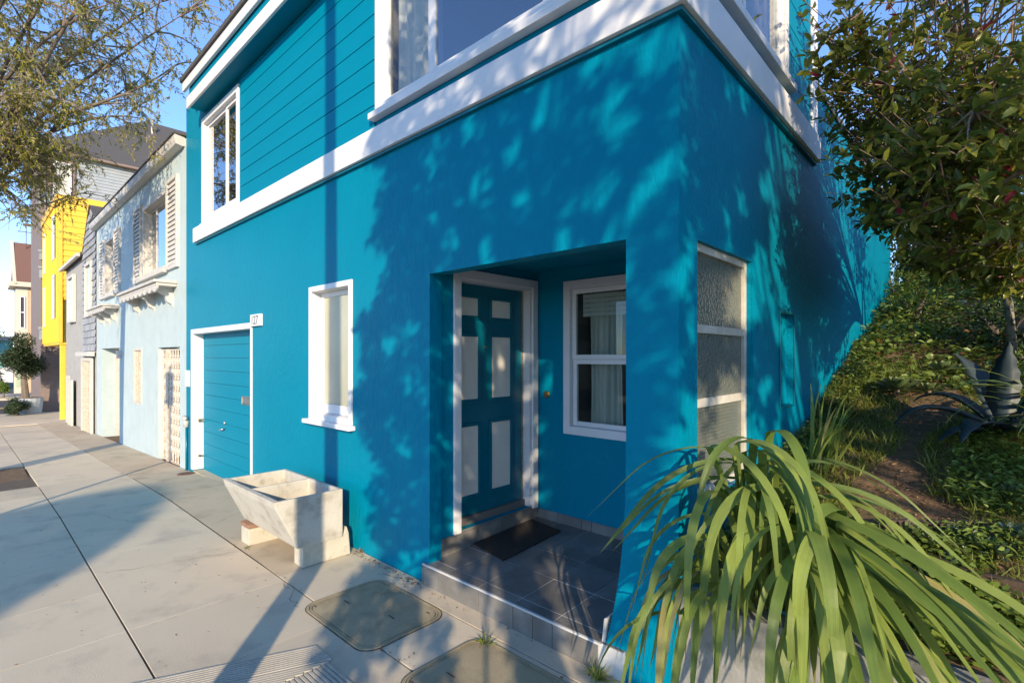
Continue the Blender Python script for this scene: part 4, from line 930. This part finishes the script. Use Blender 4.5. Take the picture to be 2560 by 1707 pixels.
for px, py, r, z, lb, m in ((2092, 1238, .095, .86, 'pale sunlit succulent at the open corner of the timber planter', 'leaf_succ'), (2150, 1262, .075, .84, 'small green succulent next to the pale one in the planter', 'leaf_succ'), (2250, 1262, .085, .84, 'blue-green succulent hanging over the planter board', 'leaf_succ_blue'), (2298, 1280, .07, .82, 'blue-green succulent trailing at the front board of the planter', 'leaf_succ_blue'), (2118, 1308, .07, .80, 'green succulent growing out below the corner of the planter', 'leaf_succ_blue'), (2205, 1238, .07, .86, 'blue-green succulent in the middle of the planter', 'leaf_succ_blue'), (2335, 1150, .09, .93, 'pale grey-green leafy succulent behind the planter', 'leaf_succ'), (2180, 1300, .06, .81, 'tiny succulent against the planter front', 'leaf_succ_blue'), (2330, 1240, .08, .86, 'bushy blue-green succulent at the back of the planter', 'leaf_succ_blue')):
    rosette(px, py+10, r*1.35, lb, m, None, n=26, up=.25)
# ---- things nobody could count
def scatter(n, x0, x1, y0, y1, keep=None):
    P = np.stack([RNG.uniform(x0, x1, n), RNG.uniform(y0, y1, n)], 1)
    if keep is not None: P = P[keep(P)]
    return np.array([(a, b, tz(a, b)) for a, b in P])
def patch(P, sx, ph): return (np.sin(P[:, 0]*sx+ph)+np.sin(P[:, 1]*sx*1.3+ph*2)+np.sin((P[:, 0]+P[:, 1])*sx*.7+ph*3))/3
PATHX = lambda y: .52+.10*y                                  # the mulch path runs up beside the wall
P = scatter(19000, .03, 2.6, .3, 5.5, lambda p: np.abs(p[:, 0]-PATHX(p[:, 1])) < .55)
leaf_obj('mulch', P+[0, 0, .008], rvec(len(P), -.25, .35), RNG.uniform(.010, .040, len(P)), RNG.uniform(.005, .016, len(P)), 'litter', None, THIN, roll=.6)
P = scatter(60000, .03, 4, .3, 4.2, lambda p: (np.abs(p[:, 0]-PATHX(p[:, 1])-.02) > .13+.08*np.sin(p[:, 1]*5)) & (patch(p, 5, 1.) > -.5))
d = rvec(len(P), .45, 1.); leaf_obj('grass', P, d, RNG.uniform(.04, .13, len(P)), RNG.uniform(.004, .008, len(P)), 'leaf_grass', None, BLADE)
P = scatter(9000, .7, 3.2, .18, .95, lambda p: patch(p, 7, 2.) > -.5)
leaf_obj('clover', P+np.stack([0*P[:, 0], 0*P[:, 0], RNG.uniform(.01, .09, len(P))], 1), rvec(len(P), -.3, .3), RNG.uniform(.022, .042, len(P)), RNG.uniform(.022, .042, len(P)), 'leaf_clover', None, ROUND, roll=.35)
P = scatter(9000, .75, 2.2, .9, 2.6, lambda p: (p[:, 0] > PATHX(p[:, 1])+.28) & (patch(p, 6, .4) > -.1))
leaf_obj('leafy_weeds', P+np.stack([0*P[:, 0], 0*P[:, 0], RNG.uniform(.0, .12, len(P))], 1), rvec(len(P), -.2, .7), RNG.uniform(.025, .06, len(P)), RNG.uniform(.012, .03, len(P)), 'leaf_clover', None, LEAF)
P = scatter(9000, .03, .32, .35, 8., lambda p: patch(p, 3, .3) > -.6)
leaf_obj('wall_foot_creeper', P+np.stack([0*P[:, 0], 0*P[:, 0], RNG.uniform(.0, .10, len(P))], 1), rvec(len(P), -.2, .5), RNG.uniform(.02, .045, len(P)), RNG.uniform(.02, .035, len(P)), 'leaf_ivy', None, LEAF)
P = scatter(60000, .05, 7, 2.2, 12, lambda p: (patch(p, 2.2, .8) > -.55) & ((p[:, 0] > PATHX(p[:, 1])+.35) | (p[:, 1] > 3.4)))
hgt = np.clip((P[:, 1]-3.5)*.10, .04, .8)*RNG.uniform(0, 1, len(P))**.8
leaf_obj('ground_ivy', P+np.stack([0*P[:, 0], 0*P[:, 0], hgt], 1), rvec(len(P), -.3, .6), RNG.uniform(.04, .10, len(P)), RNG.uniform(.03, .07, len(P)), 'leaf_ivy', None, LEAF)
# background bushes on top of the bank
def bush(name, label, c_, r, n, m, stems=7, lsz=(.05, .11)):
    T_ = thing(name, label, 'bush', (c_[0], c_[1], c_[2]-r[2]*.8), 'dark bushes closing the top of the bank')
    u = rvec(n); rad = RNG.uniform(.45, 1, n)**.5; lump = 1+.22*np.sin(u[:, 0]*5+c_[0])+.18*np.sin(u[:, 1]*7+u[:, 2]*6)
    P = np.array(c_)+u*np.array(r)*(rad*lump)[:, None]
    leaf_obj('crown', P, u+rvec(n)*.9, RNG.uniform(*lsz, n), RNG.uniform(lsz[0]*.5, lsz[1]*.5, n), m, T_, LEAF)
    m_ = MB()
    for k in range(stems):
        a = k*2.4; m_.tube([(c_[0]+.1*math.cos(a), c_[1]+.1*math.sin(a), c_[2]-r[2]*1.0-.2), (c_[0]+.35*r[0]*math.cos(a), c_[1]+.35*r[1]*math.sin(a), c_[2]), (c_[0]+.6*r[0]*math.cos(a+.3), c_[1]+.6*r[1]*math.sin(a+.3), c_[2]+.5*r[2])], [.05, .03, .012], 6)
    obj('stem', m_, 'bark', T_)
for i, (x, y, rx, rz_, m) in enumerate(((.9, 9.6, 1.2, 1.3, 'leaf_dark'), (2.6, 9.4, 1.5, 1.6, 'leaf_dark'), (4.6, 8.6, 1.6, 1.7, 'leaf_dark'), (6.6, 8.0, 1.8, 1.8, 'leaf_dark'), (1.6, 12.5, 2.0, 2.6, 'leaf_ivy'), (4.8, 12.6, 2.4, 3.0, 'leaf_dark'), (.2, 10.6, 1.4, 2.4, 'leaf_dark'), (-1.5, 12, 2.2, 3.2, 'leaf_dark'), (2.2, 15.5, 3, 4.5, 'leaf_dark'), (3.6, 6.6, 1.0, .9, 'leaf_dark'))):
    bush('bush', ('dark leafy bush closing the top of the planted bank', 'dark leafy bush closing the top of the planted bank')[0], (x, y, tz(x, y)+rz_*.75), (rx, rx*.9, rz_), 3600, m)
for x, y, rx, rz_, lb in ((5.4, 3.4, 1.5, 2.0, 'tall dark bush added out of view to screen sky light from the side wall'), (5.2, 6.8, 1.7, 2.2, 'tall dark bush added out of view up the bank to screen sky light')):  # unseen bushes added to cut the sky light on the side wall
    bush('bush', lb, (x, y, tz(x, y)+rz_*.8), (rx, rx, rz_), 4200, 'leaf_dark', lsz=(.08, .15))
for i_, (px, py, r_, n_, lb, m) in enumerate(((2230, 690, .42, 900, 'low dark bush under the glossy shrub', 'leaf_dark'), (2110, 735, .30, 600, 'small leafy bush beside the path beyond the aeoniums', 'leaf_ivy'), (2320, 800, .40, 800, 'shaded bush around the foot of the shrub trunk', 'leaf_dark'), (2060, 660, .45, 900, 'pale-leaved bush at the far end of the teal side wall', 'leaf_ivy'), (2180, 620, .6, 1200, 'dark bush behind the flat stone', 'leaf_dark'), (2420, 900, .35, 600, 'bush beside the upright agave leaf', 'leaf_ivy'))):
    c_ = onT(px, py); bush('bush', lb, (c_[0], c_[1], c_[2]+r_*.5), (r_*1.1, r_, r_*.8), n_, m, stems=4, lsz=(.035, .08))
# weeds in the pavement cracks
def weed(px, py, label, n, L_, z=0., m='leaf_grass'):
    c_ = onZ(px, py, z); T_ = tag(leaf_obj('weed', np.tile(c_, (n, 1))+RNG.normal(0, [.018, .01, 0], (n, 3)), rvec(n, .25, 1.), RNG.uniform(.4, 1, n)*L_, RNG.uniform(.005, .010, n), m, None, BLADE, kind=None), label, 'weed'); return T_
weed(1112, 1478, 'small green weed in the joint beside a utility cover', 34, .10)
weed(1372, 1556, 'dry reddish weed tuft at the foot of the porch pier', 70, .13)
weed(566, 1258, 'tiny weed in the joint by the brick-topped block', 22, .04)
weed(832, 1268, 'brown dead weed scraps at the foot of the teal wall beside the sink', 26, .05, m='litter')
n = 420; P = np.stack([RNG.uniform(-6.4, -.1, n), RNG.uniform(-2.3, -.05, n), np.full(n, .004)], 1); P[:150, 1] = -.04-np.abs(RNG.normal(0, .035, 150)); P[:150, 0] = RNG.uniform(-3.1, -2.1, 150); P[150:230, 1] = -.75+RNG.normal(0, .012, 80); P[230:290, 1] = -.06-np.abs(RNG.normal(0, .03, 60))
leaf_obj('fallen_leaves', P, rvec(n, -.05, .2), RNG.uniform(.008, .03, n), RNG.uniform(.006, .014, n), 'litter', None, THIN, roll=.15)

# ================================================================ TREES
def curve_pts(a, b, sag, n=8, wob=.1):
    a = Vector(a); b = Vector(b); o = []; L_ = (b-a).length
    w1, w2 = Vector(RNG.normal(0, wob, 3))*L_*.3, Vector(RNG.normal(0, wob, 3))*L_*.2
    for i in range(n+1):
        t = i/n; o.append(a.lerp(b, t)+Vector((0, 0, sag*4*t*(1-t)))+w1*math.sin(t*math.pi)+w2*math.sin(t*2*math.pi))
    return o
def ellip(n, c_, r): return np.array(c_)+rvec(n)*(RNG.uniform(0, 1, n)**(1/2.2))[:, None]*np.array(r)
# ---- fine-leaved street tree, upper left
T1 = thing('street_tree', 'airy fine-leaved street tree arching over the sidewalk by the pale blue house', 'tree', (-10.6, -2.75, gz(-10.6)))
tk = MB(); top = Vector((-10.4, -2.6, 4.2))
tk.tube([(-10.6, -2.75, -.4), (-10.58, -2.73, 1.5), (-10.5, -2.66, 3.0), top], [.24, .19, .17, .16], 12)
limbs = []; ends = []
tg = [(-8.2, -1.5, 8.2), (-9.2, -.9, 7.6), (-7.7, -1.1, 6.7), (-9.6, -.6, 6.2), (-8.6, -1.55, 5.5), (-11.6, -1.2, 7.2), (-10.4, -1.6, 9.0), (-12.6, -2.2, 6.0), (-8.9, -2.2, 6.4), (-7.4, -2.0, 7.8), (-11.3, -.9, 5.6), (-10.0, -1.5, 4.9), (-12.8, -1.2, 7.6), (-6.9, -1.4, 7.4), (-9.0, -3.6, 8), (-12, -4, 7.5), (-10.5, -1.9, 4.3), (-12.2, -1.3, 4.7), (-7.7, -.3, 6.9), (-8.5, -.2, 6.5), (-8.7, -.3, 7.6), (-9.5, -.4, 5.9), (-7.0, -.5, 7.6), (-8.0, -.8, 8.6)]
sub = MB(); tw = MB(); LP = []; LD = []; DP = []; DD = []
for e in tg:
    pts = curve_pts(top+Vector(RNG.normal(0, .05, 3)), e, .35, 10, .12); tk.tube(pts, [.030*(1-i/10)**.8+.006 for i in range(11)], 8)
    for k in range(13):
        i = 3+int(RNG.integers(0, 8)); s0 = pts[i]; d_ = Vector(RNG.normal(0, 1, 3)); d_.z = d_.z*.45+.05
        L_ = RNG.uniform(.5, 1.25); s1 = s0+d_.normalized()*L_
        if s1.y > -.12 and s1.z < 6.2: s1.y = -.12-RNG.uniform(0, .5)
        q_ = curve_pts(s0, s1, .1, 6, .12); sub.tube(q_, [.012*(1-j/6)+.003 for j in range(7)], 5)
        for k2 in range(8):
            j = 1+int(RNG.integers(0, 6)); t0 = q_[j]; dd = Vector(RNG.normal(0, 1, 3)); dd.z = -abs(dd.z)*.9-.1
            l2 = RNG.uniform(.22, .60); t1 = t0+dd.normalized()*l2
            if t1.y > -.3 and t1.z < 6.15: t1.y = -.3
            r_ = curve_pts(t0, t1, .06, 4, .15); tw.tube(r_, [.0035, .003, .0025, .002, .0015], 3, cap=False)
            dry = RNG.random() < .13
            nl = 24 if not dry else 22
            for u in RNG.uniform(.1, 1, nl):
                f_ = u*4; a = min(int(f_), 3); pp = r_[a].lerp(r_[a+1], f_-a); (DP if dry else LP).append(tuple(pp))
                v = Vector(RNG.normal(0, .6, 3))+(t1-t0).normalized()*.7; v.z -= .35 if not dry else 1.4; (DD if dry else LD).append(tuple(v))
obj('trunk', tk, 'bark', T1, smooth=True); obj('branches', sub, 'twig', T1, kind='stuff'); obj('twigs', tw, 'twig', T1, kind='stuff')
n = len(LP); leaf_obj('crown', LP, LD, RNG.uniform(.04, .085, n), RNG.uniform(.014, .023, n), 'leaf_willow', T1, THIN, roll=.8)
n = len(DP); leaf_obj('dry_sprays', DP, DD, RNG.uniform(.05, .11, n), RNG.uniform(.003, .006, n), 'leaf_dry', T1, THIN, roll=.8)
# ---- kerb tree plus an added unseen one; crowns shaped to dapple porch and side wall
SH = np.array([1.17, -1.0, .50])                             # from a wall point towards the sun, per metre of -y
def holes(n, xr, zr, r0, r1, asp, ang=(.5, 1.25)):
    return [(RNG.uniform(*xr), RNG.uniform(*zr), RNG.uniform(r0, r1), RNG.uniform(*asp), RNG.uniform(*ang)) for _ in range(n)]
GAPS = holes(92, (-2.1, .1), (2.1, 4.4), .06, .14, (.5, .9))+holes(45, (-1.8, 1.2), (.1, .95), .07, .16, (.4, .8))+holes(80, (.8, 5.), (.9, 3.), .10, .26, (.35, .7))+holes(80, (-2.75, .1), (.1, 2.2), .05, .11, (.35, .7))+holes(60, (-2.6, .2), (-.6, .25), .06, .16, (.4, .9))+holes(30, (-3.1, .2), (4.0, 6.0), .05, .13, (.3, .6))  # gaps cut along the sun direction to put light spots on the walls
GAPS += holes(60, (.1, 3.4), (.4, 5.6), .06, .15, (.4, .8), (1.2, 1.9))+holes(60, (.15, 2.2), (1.2, 4.6), .05, .11, (.4, .8), (1.2, 1.9))+holes(60, (.0, 2.2), (.2, 1.6), .09, .22, (.4, .8))+holes(150, (2.2, 9.5), (1.2, 8), .14, .36, (.3, .6))
def canopy(n, xr, zr, dr, left=None):
    x = RNG.uniform(*xr, n); z = RNG.uniform(*zr, n); d_ = RNG.uniform(*dr, n); ok = np.ones(n, bool)
    if left is not None: ok &= x > left(z)
    for hx, hz, r, asp, ang in GAPS:
        ca, sa = math.cos(ang), math.sin(ang); u = (x-hx)*ca+(z-hz)*sa; v = -(x-hx)*sa+(z-hz)*ca
        ok &= (u*u/(r*r)*asp+v*v/(r*r)/asp) > 1
    thin = np.zeros(n); thin[(x > -.15) & (z < 1.45)] = .80; thin[(x > .9) & (z < 2.1)] = .84; thin[(x > 1.7) & (z > 2.9)] = .9     # leaves dropped so sun reaches the strap plant, bank and shrub
    ok &= RNG.uniform(0, 1, n) > thin
    P = np.stack([x, 0*x, z], 1)+SH*d_[:, None]; ok &= P[:, 2] > .9
    return P[ok]
EDGE = lambda z: -2.98+.4*np.clip(.15-z, 0, 1)+.16*np.sin(z*3.1)+.12*np.sin(z*7.7+1)+.07*np.sin(z*17)+.28*np.clip(z-2.3, 0, 1.2)  # crown edge shaped to set where the shadow on the front wall begins
P2 = canopy(44000, (-3.3, .5), (-.6, 7.), (3.2, 4.9), EDGE); P2b = np.concatenate([canopy(30000, (.5, 9.5), (.2, 8.5), (2.9, 4.6)), canopy(30000, (.4, 3.8), (1.9, 5.8), (2.6, 4.2))])
def big_tree(label, P, base):
    T_ = thing('street_tree', label, 'tree', base); n = len(P)
    leaf_obj('crown', P, rvec(n, -.7, .4), RNG.uniform(.08, .13, n), RNG.uniform(.05, .085, n), 'leaf_street', T_, LEAF)
    tk = MB(); hub_ = (base[0]-.1, base[1]-.1, 2.4); tk.tube([base, (base[0], base[1]-.05, 1.3), hub_], [.2, .16, .13], 10)
    for c_ in P[::max(1, n//45)]: tk.tube(curve_pts(hub_, c_, .2, 6, .08), [.05, .04, .03, .022, .016, .011, .007], 5)
    obj('trunk', tk, 'bark', T_, smooth=True)
big_tree('broad leafy street tree at the kerb whose crown shades the porch', P2, (3.4, -3.65, 0))
big_tree('wide leafy tree added out of view to shade the teal side wall', P2b, (9.2, -3.6, 0))  # unseen tree, added so the side wall falls in dappled shade
# ---- clipped street tree across the road: its shadow lies on the sidewalk
T3 = thing('street_tree', 'dense round-headed street tree across the road', 'tree', (7.9, -13.6, 0))
c_ = (7.15, -13.3, 5.05); n = 9000; u = rvec(n); P3 = np.array(c_)+u*np.array((1.15, 1.15, 1.1))*(RNG.uniform(.3, 1, n)**.4)[:, None]
leaf_obj('crown', P3, u+rvec(n), RNG.uniform(.09, .15, n), RNG.uniform(.06, .09, n), 'leaf_street', T3, LEAF)
obj('trunk', MB().tube([(7.9, -13.6, -.1), (7.8, -13.4, 3.0), (7.7, -13.3, 5.0)], [.16, .12, .07], 10), 'bark', T3, smooth=True)
# ---- poles at the kerb
up = thing('utility_pole', 'tall brown wooden utility pole at the kerb', 'pole', (.22, -3.3, 0))
obj('post', MB().tube([(.22, -3.3, -.1), (.22, -3.3, 1.6), (.22, -3.3, 6), (.22, -3.3, 11)], [.105, .095, .072, .06], 14), 'pole_wood', up, smooth=True); obj('cross_arm', MB().box(.1, .34, -4.4, -2.2, 10.2, 10.35), 'pole_wood', up)
sp = thing('sign_post', 'thin grey steel sign post at the kerb', 'sign post', (-5.65, -3.5, 0))
obj('post', MB().tube([(-5.65, -3.5, -.1), (-5.65, -3.5, 3.4)], .035, 8), 'steel', sp); obj('sign_plate', MB().box(-5.9, -5.4, -3.545, -3.537, 2.7, 3.3), 'white_trim', sp, bevel=.002)
# ---- photinia over the bank
PH = thing('photinia', 'large glossy-leaved shrub with a few red young leaves overhanging the teal side wall', 'tree', tuple(onT(2420, 830)))
rb_ = np.array(onT(2420, 830)); rb_[2] -= .05
ells = [((2330, 130), 2.9, (.75, .75, .55), 62), ((2080, 170), 3.3, (.55, .6, .62), 58), ((2270, 430), 2.8, (.6, .6, .34), 50), ((2040, 380), 3.6, (.42, .5, .42), 40), ((1950, 50), 3.5, (.40, .45, .42), 34), ((2200, -160), 3.4, (1.2, 1.1, .7), 70), ((2500, 300), 3.1, (.9, .8, .7), 60), ((2320, 540), 3.1, (.6, .6, .24), 40), ((2150, 330), 2.9, (.48, .45, .42), 40), ((2700, 60), 3.6, (1.1, 1.1, .9), 60), ((2120, 500), 3.6, (.42, .45, .22), 32), ((1965, 300), 4.0, (.30, .42, .42), 34), ((2010, 470), 4.4, (.36, .45, .30), 30), ((2330, 640), 3.4, (.55, .5, .22), 36), ((2240, 250), 2.7, (.5, .45, .4), 44), ((1900, 170), 3.7, (.22, .3, .3), 14), ((2180, 600), 4.2, (.5, .5, .25), 34)]
ells = [(e[0], e[1], e[2], int(e[3]*1.25)) for e in ells]
st = MB(); tips = []; LP = []; LD = []
hub = Vector(rb_)+Vector((-.30, -.12, 1.1))
st.tube([tuple(rb_), tuple(Vector(rb_)+Vector((.03, -.03, .35))), tuple(Vector(rb_)+Vector((-.05, -.08, .7))), tuple(hub)], [.055, .048, .042, .038], 10)
st.tube([tuple(Vector(rb_)+Vector((.15, .1, -.1))), tuple(Vector(rb_)+Vector((.25, -.05, .5))), tuple(hub+Vector((.3, -.1, .4)))], [.045, .038, .03], 8)
st.tube([tuple(Vector(rb_)+Vector((-.25, .3, -.1))), tuple(Vector(rb_)+Vector((-.3, .2, .7))), tuple(hub+Vector((-.3, .3, .5)))], [.04, .035, .03], 8)
tws = MB(); LL = []
for (pp, dep, r, cnt) in ells:
    c_ = at(*pp, dep); limb = curve_pts(hub, c_, .1, 8, .1); st.tube(limb, [.030*(1-i/9)+.006 for i in range(9)], 7)
    for tip in ellip(cnt, c_, r):
        if tip[0] < .12 or tip[1] < -1.5: continue
        i = int(RNG.integers(3, 9)); br = curve_pts(limb[min(i, 8)], tip, -.03, 5, .12); tws.tube(br, [.008, .006, .005, .004, .003, .002], 4, cap=False)
        d_ = (br[5]-br[3]).normalized()
        nl = int(RNG.integers(10, 18))
        for k in range(nl):
            u = RNG.uniform(.35, 1.0); f_ = u*5; a = min(int(f_), 4); q_ = br[a].lerp(br[a+1], f_-a); a2 = k*2.4+RNG.uniform(-.3, .3)
            o1 = d_.orthogonal().normalized(); o2 = d_.cross(o1); v = d_*RNG.uniform(.25, .9)+(o1*math.cos(a2)+o2*math.sin(a2))*.9; v.z -= .15
            LP.append(tuple(q_)); LD.append(tuple(v)); LL.append(RNG.uniform(.06, .10))
obj('trunk', st, 'bark_grey', PH, smooth=True); obj('twigs', tws, 'stem_red', PH, kind='stuff')
LP = np.array(LP); LD = np.array(LD); LL = np.array(LL)
rel = LP-CAM; cY, sY = math.cos(YAW), math.sin(YAW); dep = rel[:, 0]*-sY+rel[:, 1]*cY; rt = rel[:, 0]*cY+rel[:, 1]*sY
ux = 1280+FPX*rt/np.maximum(dep, .1); uy = HZ-FPX*rel[:, 2]/np.maximum(dep, .1)
ins = (ux > 0) & (ux < 2560) & (uy > 0) & (uy < 1707) & (dep > .3); order = np.argsort(np.where(ins, dep, 99)); near = order[:300]; rest = order[300:]
leaf_obj('crown', LP[rest], LD[rest], LL[rest], LL[rest]*.55, 'leaf_photinia', PH, LEAF, smooth=True)
proto = bpy.data.meshes.new('leaf'); proto.from_pydata([tuple(v) for v in LEAF[0]*np.array([1, .55, 1])], [], LEAF[1]); proto.materials.append(MATS['leaf_photinia_single'])
for pl in proto.polygons: pl.use_smooth = True
for i in near:
    X = Vector(LD[i]).normalized(); up_ = Vector((RNG.normal(0, .45), RNG.normal(0, .45), 1)); Y = up_.cross(X).normalized(); Z = X.cross(Y)
    M_ = Matrix((X, Y, Z)).transposed().to_4x4(); o = link('leaf', proto, None, PH)
    o.matrix_basis = Matrix.Translation(Vector(LP[i])) @ M_ @ Matrix.Scale(float(LL[i]), 4)
# ---- far street greenery
def far_tree(name, label, c_, r, n, m, base, lsz, cat='tree'):
    T_ = thing(name, label, cat, base); P = ellip(n, c_, r); u = rvec(n)
    nb_ = 9; cl = ellip(nb_, c_, np.array(r)*.7); P = np.concatenate([ellip(n//nb_, q_, np.array(r)*.42) for q_ in cl])
    leaf_obj('crown', P, rvec(len(P), -.4, .8), RNG.uniform(*lsz, len(P)), RNG.uniform(lsz[0]*.4, lsz[1]*.4, len(P)), m, T_, LEAF)
    obj('trunk', MB().tube([base, (base[0]*.5+c_[0]*.5+.05, base[1]*.5+c_[1]*.5, base[2]*.5+c_[2]*.5), c_], [r[0]*.12, r[0]*.08, r[0]*.03], 8), 'bark', T_)
leafmat('leaf_far', (.03, .055, .025), (.075, .11, .045), rough=.5, trans=.2)
far_tree('street_tree', 'small clipped dark green tree in front of the yellow house', (-31.2, -.7, 1.75), (1.5, 1.15, 1.15), 7500, 'leaf_far', (-31.4, -.55, gz(-31.4)), (.09, .17))
far_tree('shrub', 'low green shrub at the foot of the plant tub', (-30.6, -.95, gz(-30.6)+.35), (.7, .5, .5), 1800, 'leaf_far', (-30.6, -.95, gz(-30.6)), (.08, .15), 'shrub')
far_tree('street_tree', 'bushy tree above the low sea-green building', (-70, -2.6, 4.0), (3.0, 2.6, 2.4), 3500, 'leaf_willow', (-70, -2.6, -1.1), (.25, .5))
far_tree('shrub', 'dark shrub across the side street', (-47.5, -1.6, .2), (1.3, 1.3, 1.1), 2200, 'leaf_dark', (-47.5, -1.6, -1.0), (.15, .3), 'shrub')
far_tree('shrub', 'yellow-green shrub across the side street', (-46.6, -.75, -.3), (.5, .4, .5), 900, 'leaf_clover', (-46.6, -.75, -1.0), (.1, .2), 'shrub')
